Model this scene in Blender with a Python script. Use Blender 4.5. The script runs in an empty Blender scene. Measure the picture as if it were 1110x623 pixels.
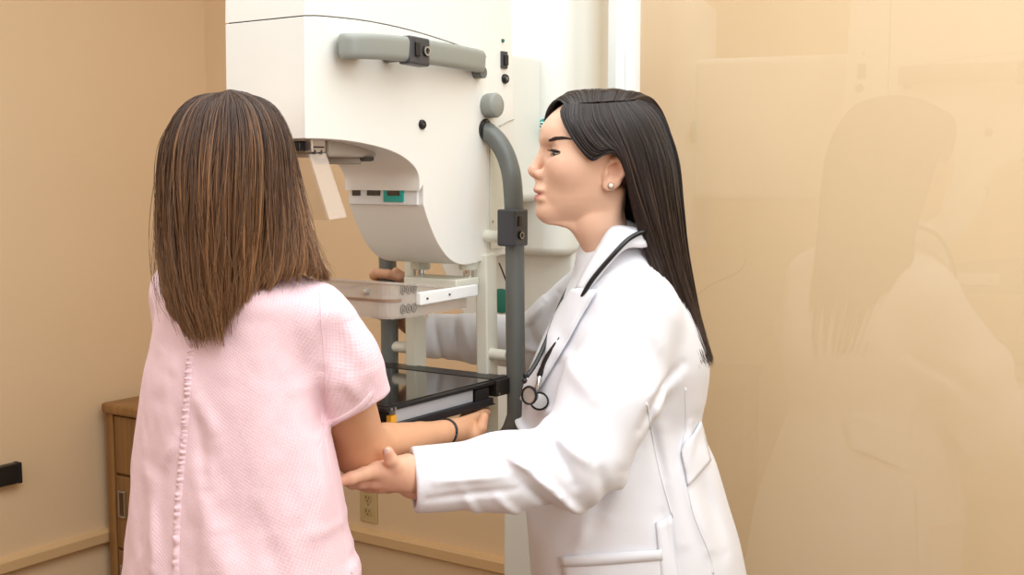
import bpy, bmesh, math, random
import numpy as np
from mathutils import Vector, Matrix
from mathutils.bvhtree import BVHTree
random.seed(7)
rng = np.random.default_rng(11)
SC = bpy.context.scene
COL = SC.collection
PI = math.pi

# ------------------------------------------------------------------ camera, light, exposure
FPX, PITCH, YAW, CAMZ = 1281.0, math.radians(5.4), math.radians(33.8), 1.5
FWD = np.array([-math.sin(YAW), math.cos(YAW), 0.0])
RGT = np.array([math.cos(YAW), math.sin(YAW), 0.0])
UPZ = np.array([0.0, 0.0, 1.0])
CAMP = np.array([0.0, 0.0, CAMZ])
cam_data = bpy.data.cameras.new('camera')
cam_data.sensor_width = 36.0
cam_data.lens = 36.0 * FPX / 1110.0
cam_data.clip_start = 0.05
cam = bpy.data.objects.new('camera', cam_data)
COL.objects.link(cam)
cam.location = CAMP
cam.rotation_euler = (math.radians(90) - PITCH, 0, YAW)
SC.camera = cam

world = bpy.data.worlds.new('world')
SC.world = world
world.use_nodes = True
world.node_tree.nodes['Background'].inputs[0].default_value = (1.0, 0.97, 0.93, 1)
world.node_tree.nodes['Background'].inputs[1].default_value = 0.35


def area_light(name, loc, target, sx, sy, watts, col=(1, 1, 1)):
    d = bpy.data.lights.new(name, 'AREA')
    d.shape = 'RECTANGLE'
    d.size, d.size_y = sx, sy
    d.energy = watts
    d.color = col
    o = bpy.data.objects.new(name, d)
    COL.objects.link(o)
    o.location = loc
    v = Vector(target) - Vector(loc)
    o.rotation_euler = v.to_track_quat('-Z', 'Y').to_euler()
    return o


area_light('ceiling_light_panel', (-0.45, 1.15, 2.70), (-0.45, 1.15, 0), 3.2, 2.6, 86, (0.875, 0.945, 1.0))
area_light('studio_softbox', (1.55, 0.35, 2.25), (-1.35, 1.75, 1.55), 1.4, 1.4, 37, (0.875, 0.945, 1.0))
area_light('studio_fill', (-2.3, -1.3, 2.1), (-1.4, 2.0, 1.5), 1.6, 1.2, 13, (0.875, 0.945, 1.0))
SC.view_settings.view_transform = 'Standard'
SC.view_settings.look = 'None'
SC.view_settings.exposure = 0.0
SC.view_settings.gamma = 1.0
SC.view_settings.use_curve_mapping = False
SC.cycles.max_bounces = 10
SC.cycles.transparent_max_bounces = 24


# ------------------------------------------------------------------ pixel -> place helpers (1110 x 623)
def pray(x, y):
    u = (x - 555.0) / FPX
    v = (311.5 - y) / FPX
    return RGT * u + (FWD * math.sin(PITCH) + UPZ * math.cos(PITCH)) * v + FWD * math.cos(PITCH) - UPZ * math.sin(PITCH)


def at_d(x, y, d):
    r = pray(x, y)
    return CAMP + r * (d / (r @ FWD))


def on_x(x, y, X):
    r = pray(x, y)
    return CAMP + r * (X / r[0])


def on_y(x, y, Y):
    r = pray(x, y)
    return CAMP + r * (Y / r[1])


def vf(x, y, d):
    """pixel and distance -> (right, forward, up) of the camera's heading"""
    p = at_d(x, y, d)
    return np.array([p @ RGT, p @ FWD, p[2]])


def v2w(P):
    P = np.asarray(P, float)
    return P[..., 0:1] * RGT + P[..., 1:2] * FWD + P[..., 2:3] * UPZ


# ------------------------------------------------------------------ materials
def srgb(r, g, b):
    f = lambda c: ((c / 255 + 0.055) / 1.055) ** 2.4 if c > 10.31 else c / 255 / 12.92
    return (f(r), f(g), f(b), 1.0)


MATS = {}


def mat(name, rgb, rough=0.5, metal=0.0, spec=0.5, noise=0.0, nscale=8.0, bump=0.0, bscale=60.0, sss=0.0, coat=0.0,
        sheen=0.0, attr=None, emit=0.0, stretch=(1, 1, 1)):
    m = bpy.data.materials.new(name)
    m.use_nodes = True
    nt = m.node_tree
    p = nt.nodes['Principled BSDF']
    c = srgb(*rgb)
    p.inputs['Base Color'].default_value = c
    p.inputs['Roughness'].default_value = rough
    p.inputs['Metallic'].default_value = metal
    p.inputs['Specular IOR Level'].default_value = spec
    if sss:
        p.inputs['Subsurface Weight'].default_value = sss
        p.inputs['Subsurface Radius'].default_value = (0.012, 0.005, 0.003)
        p.inputs['Subsurface Scale'].default_value = 1.0
    if coat:
        p.inputs['Coat Weight'].default_value = coat
        p.inputs['Coat Roughness'].default_value = 0.08
    if sheen:
        p.inputs['Sheen Weight'].default_value = sheen
    if emit:
        p.inputs['Emission Color'].default_value = c
        p.inputs['Emission Strength'].default_value = emit
    tc = nt.nodes.new('ShaderNodeTexCoord')
    mp = nt.nodes.new('ShaderNodeMapping')
    mp.inputs['Scale'].default_value = stretch
    nt.links.new(tc.outputs['Object'], mp.inputs['Vector'])
    src = None
    if attr:
        a = nt.nodes.new('ShaderNodeAttribute')
        a.attribute_name = attr
        src = a.outputs['Color']
    if noise:
        n = nt.nodes.new('ShaderNodeTexNoise')
        n.inputs['Scale'].default_value = nscale
        n.inputs['Detail'].default_value = 4
        nt.links.new(mp.outputs['Vector'], n.inputs['Vector'])
        mr = nt.nodes.new('ShaderNodeMapRange')
        mr.inputs['To Min'].default_value = 1 - noise
        mr.inputs['To Max'].default_value = 1 + noise
        nt.links.new(n.outputs['Fac'], mr.inputs['Value'])
        mx = nt.nodes.new('ShaderNodeMix')
        mx.data_type = 'RGBA'
        mx.blend_type = 'MULTIPLY'
        mx.inputs['Factor'].default_value = 1.0
        if src is None:
            mx.inputs['A'].default_value = c
        else:
            nt.links.new(src, mx.inputs['A'])
        nt.links.new(mr.outputs['Result'], mx.inputs['B'])
        src = mx.outputs['Result']
    if src is not None:
        nt.links.new(src, p.inputs['Base Color'])
    if bump:
        b = nt.nodes.new('ShaderNodeTexNoise')
        b.inputs['Scale'].default_value = bscale
        b.inputs['Detail'].default_value = 3
        nt.links.new(mp.outputs['Vector'], b.inputs['Vector'])
        bn = nt.nodes.new('ShaderNodeBump')
        bn.inputs['Strength'].default_value = bump
        bn.inputs['Distance'].default_value = 0.002
        nt.links.new(b.outputs['Fac'], bn.inputs['Height'])
        nt.links.new(bn.outputs['Normal'], p.inputs['Normal'])
    MATS[name] = m
    return m


def clear_mat(name, tint, ior=1.5, rough=0.02, gloss_mul=1.0, haze=0.0, hazecol=(240, 235, 228)):
    m = bpy.data.materials.new(name)
    m.use_nodes = True
    nt = m.node_tree
    nt.nodes.remove(nt.nodes['Principled BSDF'])
    out = nt.nodes['Material Output']
    tr = nt.nodes.new('ShaderNodeBsdfTransparent')
    tr.inputs[0].default_value = srgb(*tint)
    gl = nt.nodes.new('ShaderNodeBsdfGlossy')
    gl.inputs['Roughness'].default_value = rough
    fr = nt.nodes.new('ShaderNodeFresnel')
    fr.inputs['IOR'].default_value = ior
    geo = nt.nodes.new('ShaderNodeNewGeometry')
    inv = nt.nodes.new('ShaderNodeMath')
    inv.operation = 'MULTIPLY_ADD'
    inv.inputs[1].default_value = -gloss_mul
    inv.inputs[2].default_value = gloss_mul
    nt.links.new(geo.outputs['Backfacing'], inv.inputs[0])
    ml = nt.nodes.new('ShaderNodeMath')
    ml.operation = 'MULTIPLY'
    ml.use_clamp = True
    nt.links.new(fr.outputs[0], ml.inputs[0])
    nt.links.new(inv.outputs[0], ml.inputs[1])
    mx = nt.nodes.new('ShaderNodeMixShader')
    nt.links.new(ml.outputs[0], mx.inputs[0])
    base = tr.outputs[0]
    if haze:
        df = nt.nodes.new('ShaderNodeBsdfDiffuse')
        df.inputs[0].default_value = srgb(*hazecol)
        m2 = nt.nodes.new('ShaderNodeMixShader')
        m2.inputs[0].default_value = haze
        nt.links.new(tr.outputs[0], m2.inputs[1])
        nt.links.new(df.outputs[0], m2.inputs[2])
        base = m2.outputs[0]
    nt.links.new(base, mx.inputs[1])
    nt.links.new(gl.outputs[0], mx.inputs[2])
    nt.links.new(mx.outputs[0], out.inputs['Surface'])
    MATS[name] = m
    return m


def wood_mat(name, dark, light, scale=6.0, rough=0.45, stretch=(1, 1, 0.12)):
    m = bpy.data.materials.new(name)
    m.use_nodes = True
    nt = m.node_tree
    p = nt.nodes['Principled BSDF']
    p.inputs['Roughness'].default_value = rough
    tc = nt.nodes.new('ShaderNodeTexCoord')
    mp = nt.nodes.new('ShaderNodeMapping')
    mp.inputs['Scale'].default_value = stretch
    nt.links.new(tc.outputs['Object'], mp.inputs['Vector'])
    n = nt.nodes.new('ShaderNodeTexNoise')
    n.inputs['Scale'].default_value = scale
    n.inputs['Detail'].default_value = 6
    n.inputs['Distortion'].default_value = 1.2
    nt.links.new(mp.outputs['Vector'], n.inputs['Vector'])
    w = nt.nodes.new('ShaderNodeTexWave')
    w.inputs['Scale'].default_value = scale * 2.5
    w.inputs['Distortion'].default_value = 6
    w.inputs['Detail'].default_value = 3
    nt.links.new(mp.outputs['Vector'], w.inputs['Vector'])
    ad = nt.nodes.new('ShaderNodeMix')
    ad.data_type = 'FLOAT'
    ad.inputs['Factor'].default_value = 0.13
    nt.links.new(n.outputs['Fac'], ad.inputs['A'])
    nt.links.new(w.outputs['Fac'], ad.inputs['B'])
    r = nt.nodes.new('ShaderNodeValToRGB')
    r.color_ramp.elements[0].position = 0.25
    r.color_ramp.elements[0].color = srgb(*dark)
    r.color_ramp.elements[1].position = 0.75
    r.color_ramp.elements[1].color = srgb(*light)
    nt.links.new(ad.outputs['Result'], r.inputs['Fac'])
    nt.links.new(r.outputs['Color'], p.inputs['Base Color'])
    MATS[name] = m
    return m


# ------------------------------------------------------------------ object helpers
def link(name, me, material=None, parent=None, smooth=False):
    o = bpy.data.objects.new(name, me)
    COL.objects.link(o)
    if material is not None:
        for m in (material if isinstance(material, (list, tuple)) else [material]):
            me.materials.append(m)
    if smooth:
        me.polygons.foreach_set('use_smooth', [True] * len(me.polygons))
    if parent is not None:
        o.parent = parent
        o.matrix_parent_inverse = parent_world(parent).inverted()
    return o


def parent_world(p):
    m = Matrix.Identity(4)
    chain = []
    while p is not None:
        chain.append(p)
        p = p.parent
    for q in reversed(chain):
        m = m @ q.matrix_parent_inverse @ Matrix.LocRotScale(q.location, q.rotation_euler, q.scale)
    return m


def thing(name, label, cat, loc, group=None):
    o = bpy.data.objects.new(name, None)
    o.empty_display_size = 0.1
    COL.objects.link(o)
    o.location = Vector([float(v) for v in loc])
    o['label'] = label
    o['category'] = cat
    if group:
        o['group'] = group
    return o


def recenter(o, base):
    """move a mesh's origin to the given world point without moving the mesh (top-level objects)"""
    b = Vector([float(v) for v in base])
    o.data.transform(Matrix.Translation(-b))
    o.location = b


def bev(o, w, seg=3, ang=35):
    m = o.modifiers.new('bevel', 'BEVEL')
    m.width = w
    m.segments = seg
    m.limit_method = 'ANGLE'
    m.angle_limit = math.radians(ang)
    m.use_clamp_overlap = True
    o.data.polygons.foreach_set('use_smooth', [True] * len(o.data.polygons))
    n = o.modifiers.new('normals', 'WEIGHTED_NORMAL')
    n.keep_sharp = True
    return o


def from_bm(bm, name, material, parent=None, smooth=False):
    bmesh.ops.recalc_face_normals(bm, faces=bm.faces)
    me = bpy.data.meshes.new(name)
    bm.to_mesh(me)
    bm.free()
    return link(name, me, material, parent, smooth)


def add_box(bm, x0, x1, y0, y1, z0, z1):
    r = bmesh.ops.create_cube(bm, size=1.0)
    for v in r['verts']:
        v.co = Vector((x0 + (v.co.x + .5) * (x1 - x0), y0 + (v.co.y + .5) * (y1 - y0), z0 + (v.co.z + .5) * (z1 - z0)))


def box(name, x0, x1, y0, y1, z0, z1, material, parent=None, bw=0.0, seg=3):
    bm = bmesh.new()
    add_box(bm, x0, x1, y0, y1, z0, z1)
    o = from_bm(bm, name, material, parent)
    if bw:
        bev(o, bw, seg)
    return o


def prism(name, pts, axis, a0, a1, material, parent=None, bw=0.0, seg=3, ang=35):
    """extrude an outline along X (pts are (y,z)), Y (pts are (x,z)) or Z (pts are (x,y))"""
    bm = bmesh.new()
    mk = {'X': lambda p, a: (a, p[0], p[1]), 'Y': lambda p, a: (p[0], a, p[1]), 'Z': lambda p, a: (p[0], p[1], a)}[axis]
    va = [bm.verts.new(mk(p, a0)) for p in pts]
    vb = [bm.verts.new(mk(p, a1)) for p in pts]
    n = len(pts)
    bm.faces.new(va)
    bm.faces.new(vb[::-1])
    for i in range(n):
        bm.faces.new((va[i], va[(i + 1) % n], vb[(i + 1) % n], vb[i]))
    o = from_bm(bm, name, material, parent)
    if bw:
        bev(o, bw, seg, ang)
    return o


def catmull(P, n, closed=False):
    P = np.asarray(P, float)
    m = len(P)
    out = []
    segs = m if closed else m - 1
    ts = np.linspace(0, segs, n, endpoint=not closed)
    for t in ts:
        i = min(int(t), segs - 1)
        u = t - i
        if closed:
            a, b, c, d = P[(i - 1) % m], P[i % m], P[(i + 1) % m], P[(i + 2) % m]
        else:
            b, c = P[i], P[i + 1]
            a = P[i - 1] if i > 0 else 2 * b - c
            d = P[i + 2] if i + 2 < m else 2 * c - b
        out.append(0.5 * (2 * b + (c - a) * u + (2 * a - 5 * b + 4 * c - d) * u * u + (3 * b - a - 3 * c + d) * u ** 3))
    return np.array(out)


def tube_mesh(path, radii, sides=12, prof=None, up=None, cap=True):
    """verts, faces of a swept tube; prof = unit outline (k,2) scaled by radii (n,) or (n,2)"""
    path = np.asarray(path, float)
    n = len(path)
    radii = np.asarray(radii, float)
    if radii.ndim == 0:
        radii = np.full(n, float(radii))
    if radii.ndim == 1 and len(radii) == n:
        radii = np.stack([radii, radii], 1)
    elif radii.shape == (2,):
        radii = np.tile(radii, (n, 1))
    if prof is None:
        a = np.linspace(0, 2 * PI, sides, endpoint=False)
        prof = np.stack([np.cos(a), np.sin(a)], 1)
    k = len(prof)
    T = np.gradient(path, axis=0)
    T /= np.linalg.norm(T, axis=1, keepdims=True) + 1e-12
    if up is None:
        up = np.array([0, 0, 1.0]) if abs(T[0, 2]) < 0.9 else np.array([1.0, 0, 0])
    N = np.asarray(up, float)
    V = []
    for i in range(n):
        N = N - T[i] * (N @ T[i])
        N = N / (np.linalg.norm(N) + 1e-12)
        B = np.cross(T[i], N)
        V.append(path[i] + prof[:, 0:1] * radii[i, 0] * N + prof[:, 1:2] * radii[i, 1] * B)
    V = np.concatenate(V)
    F = []
    for i in range(n - 1):
        for j in range(k):
            j2 = (j + 1) % k
            F.append((i * k + j, i * k + j2, (i + 1) * k + j2, (i + 1) * k + j))
    if cap:
        F.append(tuple(range(k))[::-1])
        F.append(tuple((n - 1) * k + j for j in range(k)))
    return V, F


def mesh_vf(name, V, F, material, parent=None, smooth=True):
    me = bpy.data.meshes.new(name)
    me.from_pydata([tuple(map(float, v)) for v in V], [], [tuple(int(i) for i in f) for f in F])
    me.update()
    return link(name, me, material, parent, smooth)


def tube(name, path, radii, material, parent=None, sides=14, prof=None, up=None, n=0):
    if n:
        path = catmull(path, n)
    V, F = tube_mesh(path, radii, sides, prof, up)
    o = mesh_vf(name, V, F, material, parent)
    return o


def rrect(a=1.0, b=1.0, r=0.35, k=5):
    pts = []
    for cx, cy, s in ((a - r, b - r, 0), (-a + r, b - r, 1), (-a + r, -b + r, 2), (a - r, -b + r, 3)):
        for i in range(k):
            t = (s + i / (k - 1)) * PI / 2
            pts.append((cx + r * math.cos(t), cy + r * math.sin(t)))
    return np.array(pts)


def lathe(name, prof, origin, axis, material, parent=None, sides=32, smooth=True, cap=True):
    """prof = [(radius, along)], revolved about axis at origin"""
    ax = np.asarray(axis, float)
    ax /= np.linalg.norm(ax)
    t = np.array([0, 0, 1.0]) if abs(ax[2]) < 0.9 else np.array([1.0, 0, 0])
    u = np.cross(ax, t)
    u /= np.linalg.norm(u)
    w = np.cross(ax, u)
    V, F = [], []
    for r, h in prof:
        for j in range(sides):
            a = 2 * PI * j / sides
            V.append(np.asarray(origin) + ax * h + (u * math.cos(a) + w * math.sin(a)) * max(r, 1e-5))
    for i in range(len(prof) - 1):
        for j in range(sides):
            j2 = (j + 1) % sides
            F.append((i * sides + j, i * sides + j2, (i + 1) * sides + j2, (i + 1) * sides + j))
    if cap:
        F.append(tuple(range(sides))[::-1])
        F.append(tuple((len(prof) - 1) * sides + j for j in range(sides)))
    o = mesh_vf(name, V, F, material, parent, smooth)
    if smooth:
        m = o.modifiers.new('split', 'EDGE_SPLIT')
        m.split_angle = math.radians(38)
    bm = bmesh.new()
    bm.from_mesh(o.data)
    bmesh.ops.recalc_face_normals(bm, faces=bm.faces)
    bm.to_mesh(o.data)
    bm.free()
    return o
# ------------------------------------------------------------------ the room
M_wall = mat('tan_wall_paint', (236, 207, 169), 0.55, spec=0.3, noise=0.02, nscale=3, bump=0.05, bscale=140)
M_trim = mat('tan_rail_paint', (222, 186, 138), 0.4, spec=0.4, noise=0.02)
M_ceil = mat('ceiling_paint', (240, 236, 228), 0.7)
M_floor = mat('vinyl_floor', (112, 86, 60), 0.45, noise=0.12, nscale=14)
XW, YW, HC = -3.223, 2.885, 2.75
XE, YS = 2.2, -1.9


def struct(o):
    o['kind'] = 'structure'
    return o


struct(box('floor', XW - .1, XE + .1, YS - .1, YW + .1, -0.1, 0.0, M_floor))
struct(box('ceiling', XW - .1, XE + .1, YS - .1, YW + .1, HC, HC + .1, M_ceil))
struct(box('wall_left', XW - .1, XW, YS - .1, YW + .1, 0, HC, M_wall))
struct(box('wall_back', XW, XE, YW, YW + .1, 0, HC, M_wall))
struct(box('wall_right', XE, XE + .1, YS - .1, YW + .1, 0, HC, M_wall))
struct(box('wall_front', XW, XE, YS - .1, YS, 0, HC, M_wall))


def rail(name, horizontal):
    pr = [(0.0, .300), (0.016, .300), (0.024, .308), (0.024, .338), (0.018, .346), (0.0, .350)]
    if horizontal:
        return struct(prism(name, [(YW - d, z) for d, z in pr], 'X', XW, XE, M_trim))
    return struct(prism(name, [(XW + d, z) for d, z in pr], 'Y', YS, YW, M_trim))


rail('trim_1', False)
rail('trim_2', True)

# wooden cabinet in the corner
M_oak = wood_mat('cabinet_oak', (138, 96, 52), (176, 132, 80), 4)
M_oakd = wood_mat('cabinet_drawer_oak', (124, 86, 46), (164, 120, 70), 5)
M_dark = mat('black_plastic', (22, 22, 24), 0.35)
M_nickel = mat('worn_nickel', (188, 182, 170), 0.3, metal=0.9)
yc = 2.40
xl, xr = on_y(103, 500, yc)[0], on_y(103, 500, yc)[0] + 0.46
xl = max(xl, XW + 0.03)
zt = on_y(103, 434, yc)[2]
cab = thing('bedside_cabinet', 'brown oak bedside cabinet with drawers in the corner behind the pink gown', 'cabinet', ((xl + xr) / 2, yc + .2, 0))
b = bmesh.new()
add_box(b, xl, xl + .036, yc, yc + .40, 0.05, zt - .034)
add_box(b, xr - .036, xr, yc, yc + .40, 0.05, zt - .034)
add_box(b, xl + .036, xr - .036, yc + .02, yc + .40, 0.05, zt - .034)
bev(from_bm(b, 'carcass', M_oak, cab), .004)
box('cabinet_top', xl - .004, xr + .006, yc - .014, yc + .41, zt - .034, zt, M_oak, cab, .010)
box('plinth', xl + .03, xr - .03, yc + .03, yc + .39, 0, .05, M_oak, cab)
zd = [zt - .036, zt - .232, zt - .48, zt - .70]
for i in range(3):
    dr = box('drawer', xl + .040, xr - .040, yc + .004, yc + .022, zd[i + 1] + .004, zd[i] - .004, M_oakd, cab, .004)
    if i:
        hx = xl + .040 + .032
        hz = zd[i] - .095
        b = bmesh.new()
        for a0, a1, c0, c1 in ((-.017, -.011, -.045, .045), (.011, .017, -.045, .045), (-.011, .011, -.045, -.038), (-.011, .011, .038, .045)):
            add_box(b, hx + a0, hx + a1, yc - .004, yc + .006, hz + c0, hz + c1)
        hd = bev(from_bm(b, 'handle', M_nickel, dr), .003)
        hd['label'] = 'worn metal recessed pull'
        box('recess', hx - .011, hx + .011, yc + .0005, yc + .006, hz - .038, hz + .038, mat('pull_recess', (92, 62, 34), .6), hd)

# black bar on the left wall
y0, y1 = 1.86, on_x(22, 511, XW + .02)[1]
bar = thing('wall_bumper', 'short black rectangular bar fixed on the tan wall left of the cabinet', 'wall bumper', (XW, (y0 + y1) / 2, .60))
box('bumper_body', XW, XW + .028, y0, y1, .572, .634, M_dark, bar, .004)
box('end_cap', XW, XW + .030, y1 - .012, y1 + .001, .571, .635, mat('black_rubber', (14, 14, 15), .7), bar, .003)

# wall outlet behind the gown
M_ivory = mat('ivory_plastic', (206, 182, 132), 0.4)
ox, oz = -2.493, .430
outl = thing('wall_outlet', 'ivory double wall outlet on the tan wall just above the rail', 'outlet', (ox, YW, oz))
box('cover_plate', ox - .037, ox + .037, YW - .007, YW, oz - .059, oz + .059, M_ivory, outl, .004)
for dz in (-.022, .022):
    so = prism('socket', [(ox + .017 * math.cos(t), oz + dz + min(max(.019 * math.sin(t), -.014), .014)) for t in np.linspace(0, 2 * PI, 28, endpoint=False)],
               'Y', YW - .0095, YW - .006, mat('outlet_face', (196, 170, 120), .4), outl, .0012)
    b = bmesh.new()
    add_box(b, ox - .0075, ox - .005, YW - .0100, YW - .008, oz + dz - .002, oz + dz + .007)
    add_box(b, ox + .005, ox + .0075, YW - .0100, YW - .008, oz + dz - .002, oz + dz + .006)
    add_box(b, ox - .002, ox + .002, YW - .0100, YW - .008, oz + dz - .010, oz + dz - .006)
    from_bm(b, 'slots', M_dark, so)
lathe('screw', [(.0001, -.0005), (.0028, 0), (.0028, .002)], (ox, YW - .009, oz), (0, 1, 0), M_nickel, outl, 12)

# glass screen on a white post
M_screen = clear_mat('screen_glass', (250, 250, 248), 1.52, 0.0, 0.95)
M_post = mat('white_post_paint', (236, 238, 236), .35)
gd = np.array([-.31, .951])
gd = gd / np.linalg.norm(gd)
gn = np.array([gd[1], -gd[0]])
p_post = vf(680, 60, 2.76)
scr = thing('glass_screen', 'tall clear glass screen on a white post behind the woman in the white coat', 'glass screen', v2w([p_post[0], p_post[1], 0]))


def orient_box(name, c, d, n, l0, l1, w0, w1, z0, z1, m, parent, bw=0.0):
    V = []
    for l in (l0, l1):
        for w in (w0, w1):
            for z in (z0, z1):
                q = c[:2] + d * l + n * w
                V.append(v2w([q[0], q[1], z]))
    F = [(0, 1, 3, 2), (4, 6, 7, 5), (0, 4, 5, 1), (2, 3, 7, 6), (0, 2, 6, 4), (1, 5, 7, 3)]
    bm = bmesh.new()
    vs = [bm.verts.new(v) for v in V]
    for f in F:
        bm.faces.new([vs[i] for i in f])
    o = from_bm(bm, name, m, parent)
    if bw:
        bev(o, bw)
    return o


orient_box('post', p_post, gd, gn, -.005, .045, -.030, .027, 0, HC, M_post, scr, .003)
orient_box('glazing_bead', p_post, gd, gn, -.016, -.005, -.008, .026, 0.06, HC, mat('bead_white', (246, 247, 246), .25), scr, .002)
orient_box('glass_pane', p_post, gd, gn, -1.95, -.010, .004, .014, .06, 2.6, M_screen, scr)
orient_box('bottom_rail', p_post, gd, gn, -1.95, -.005, -.02, .03, 0, .06, M_post, scr, .003)
# ------------------------------------------------------------------ mammography machine
M_shell = mat('machine_shell_white', (236, 234, 226), 0.38, spec=0.4, noise=0.01)
M_shell2 = mat('machine_rear_white', (232, 233, 226), 0.42, spec=0.4)
M_gray = mat('machine_gray_plastic', (146, 149, 142), 0.42)
M_grayd = mat('machine_dark_gray_bar', (104, 107, 102), 0.4)
M_blackp = mat('machine_black_panel', (62, 63, 67), 0.4)
M_black = mat('machine_black', (18, 18, 19), 0.3)
M_chrome = mat('chrome', (214, 212, 208), 0.12, metal=1.0)
M_alu = mat('aluminium', (200, 200, 198), 0.3, metal=0.85)
M_teal = mat('teal_plastic', (22, 160, 148), 0.35)
M_seam = mat('seam_dark', (70, 66, 58), 0.7)
M_cream = mat('cream_metal', (226, 224, 208), 0.35)
M_lens = mat('display_black', (30, 26, 22), 0.15, coat=0.5)
XR, XL = -1.31, -1.487
ped = on_y(560, 600, 2.46)
mm = thing('mammography_machine', 'tall white mammography machine with gray grab bars in front of the pink gown', 'x-ray machine', (-1.53, 2.47, 0))


def yzx(x, y, X=XR):
    p = on_x(x, y, X)
    return (p[1], p[2])


# lower housing with the curved recess
low = catmull([yzx(*p) for p in ((455, 207), (454, 190), (447, 178), (432, 167), (410, 159), (380, 153), (352, 150.5), (331, 150))], 34)
bel = catmull([yzx(*p) for p in ((529, 280), (515, 285), (500, 286.5), (487, 280), (475, 264), (465, 241), (459, 222))], 34)
gro = catmull([yzx(*p) for p in ((330, 17), (352, 17.5), (400, 23), (450, 34), (500, 50), (528, 62))], 18)
gap = .0017
prof = [tuple(p) for p in gro - np.array([0, gap / 2])] + [(1.8705, bel[0][1] + .002)] + [tuple(p) for p in bel] + [(1.672, yzx(459, 222)[1] + .002), (1.672, 1.484)] + [tuple(p) for p in low]
housing = prism('head_housing', prof, 'X', XR, XL, M_shell, mm, .013, 4, 38)
gro[-1][0] = 1.8695
# upper cover
top = [tuple(p) for p in (gro + np.array([0, gap / 2]))]
prof = top + [(1.8705, gro[-1][1]), (1.8705, 1.99), (1.60, 2.03), (1.43, 2.02), (1.385, 1.96)]
prism('upper_cover', prof, 'X', XR, XL, M_shell, mm, .012, 4, 38)
g2 = gro[:, :].copy()
prof = [(p[0] + (.004 if i == 0 else 0), p[1] + .004) for i, p in enumerate(g2)] + [(p[0] + (.004 if i == 0 else 0), p[1] - .004) for i, p in reversed(list(enumerate(g2)))]
prism('cover_seam', prof, 'X', XR - .004, XL + .004, M_seam, mm)
# rear side panel with the switches
yb0, yb1 = yzx(529, 200)[0] + .002, yzx(557, 200)[0]
yb0 = 1.8725
prof = [(yb0, 1.990), (yb1 - .012, 1.990), (yb1 - .006, 1.8), (yb1 + .004, 1.60), (yb1 + .004, 1.347), (yb0, 1.340)]
rp = prism('rear_panel', prof, 'X', XR - .001, XL + .004, M_shell, mm, .004, 3)
box('panel_seam', XR - .02, XR - .004, yb0 - .006, yb0 + .004, 1.345, 1.98, M_seam, mm)
arc = [on_x(x, y, XR + .0006) for x, y in ((541, 137), (548, 133), (553, 130.5), (557, 129.5))]
tube('arc_seam', arc, .0009, mat('seam_light', (176, 172, 160), .7), rp, 6, n=10)
box('lower_cover_plate', XR - .002, XR + .0016, yzx(531, 255)[0], yzx(545, 255)[0], 1.358, yzx(538, 142)[1], M_cream, rp, .001)
for i, (x, y) in enumerate(((534, 160), (534, 240))):
    lathe('screw', [(.0028, 0), (.0028, .0018), (.001, .0026)], on_x(x, y, XR + .0015), (1, 0, 0), M_nickel, rp, 12)
# indicator, rocker switch, round button
lathe('indicator_light', [(.0036, -.002), (.0036, .0015), (.002, .003)], on_x(545, 44, XR), (1, 0, 0), mat('indicator_green', (20, 96, 80), .3), mm, 16)
p = on_x(546, 65, XR)
sw = box('rocker_switch', XR - .002, XR + .004, p[1] - .010, p[1] + .009, p[2] - .0165, p[2] + .0165, M_blackp, mm, .0015)
prism('rocker', [(p[1] - .006, p[2] + .010), (p[1] + .006, p[2] + .010), (p[1] + .006, p[2] - .011), (p[1] - .006, p[2] - .011)], 'X', XR + .003, XR + .0085, M_black, sw, .002)
pb = on_x(547, 85.5, XR)
ps = lathe('power_button', [(.0095, -.002), (.0095, .003), (.0075, .006), (.0055, .006), (.005, .004)], pb, (1, 0, 0), M_black, mm, 24)
lathe('button_cap', [(.0042, .002), (.0042, .0065), (.003, .0075)], pb, (1, 0, 0), M_grayd, ps, 18)
pb = on_x(457, 135, XR)
ps = lathe('round_plug', [(.0088, -.002), (.0088, .003), (.007, .0055), (.0045, .0055), (.004, .002)], pb, (1, 0, 0), M_black, mm, 24)
lathe('plug_core', [(.0035, .001), (.0035, .005), (.002, .006)], pb, (1, 0, 0), M_blackp, ps, 16)
# big gray knob
lathe('clamp_knob', [(.0215, -.002), (.0225, .002), (.0235, .006), (.0235, .022), (.0215, .0255), (.0195, .027), (.0001, .0275)], on_x(527.5, 114.5, XR), (1, 0, 0), M_gray, mm, 40)
lathe('knob_stem', [(.006, 0), (.006, .008)], on_x(524.5, 132, XR - .002), (1, 0, 0), M_dark, mm, 14)

# side handle
def hp(x, y, X):
    q = on_x(x, y, X)
    return (X, q[1], q[2])


hpath = [hp(384, 50, XR - .004), hp(376, 50, XR + .016), hp(378, 50, XR + .034), hp(396, 50, XR + .045), hp(427, 52, XR + .048),
         hp(470, 57.5, XR + .042), hp(505, 63.5, XR + .032), hp(517, 66, XR + .020), hp(519, 67.5, XR + .006), hp(515, 68, XR - .006)]
hpath = catmull(hpath, 60)
pr = rrect(1, 1, .55, 6)
hand = tube('grab_handle', hpath, np.array([.0205, .0125]), M_gray, mm, prof=pr, up=(0, 0, 1))
lathe('handle_foot', [(.011, -.004), (.011, .03)], hp(418, 61, XR), (1, 0, 0), M_grayd, hand, 18)
lathe('handle_foot', [(.011, -.004), (.011, .02)], hp(515, 79, XR), (1, 0, 0), M_grayd, hand, 18)
X0 = XR + .062
a = hp(444, 52.5, X0)
c = hp(468, 56.5, X0)
md = prism('handle_switch', [(hp(433, 0, XR + .04)[1], XR + .036), (a[1] + .002, X0), (c[1], X0 - .003), (c[1] + .002, XR + .032)], 'Z', 0, 1, M_blackp, hand)
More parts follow.
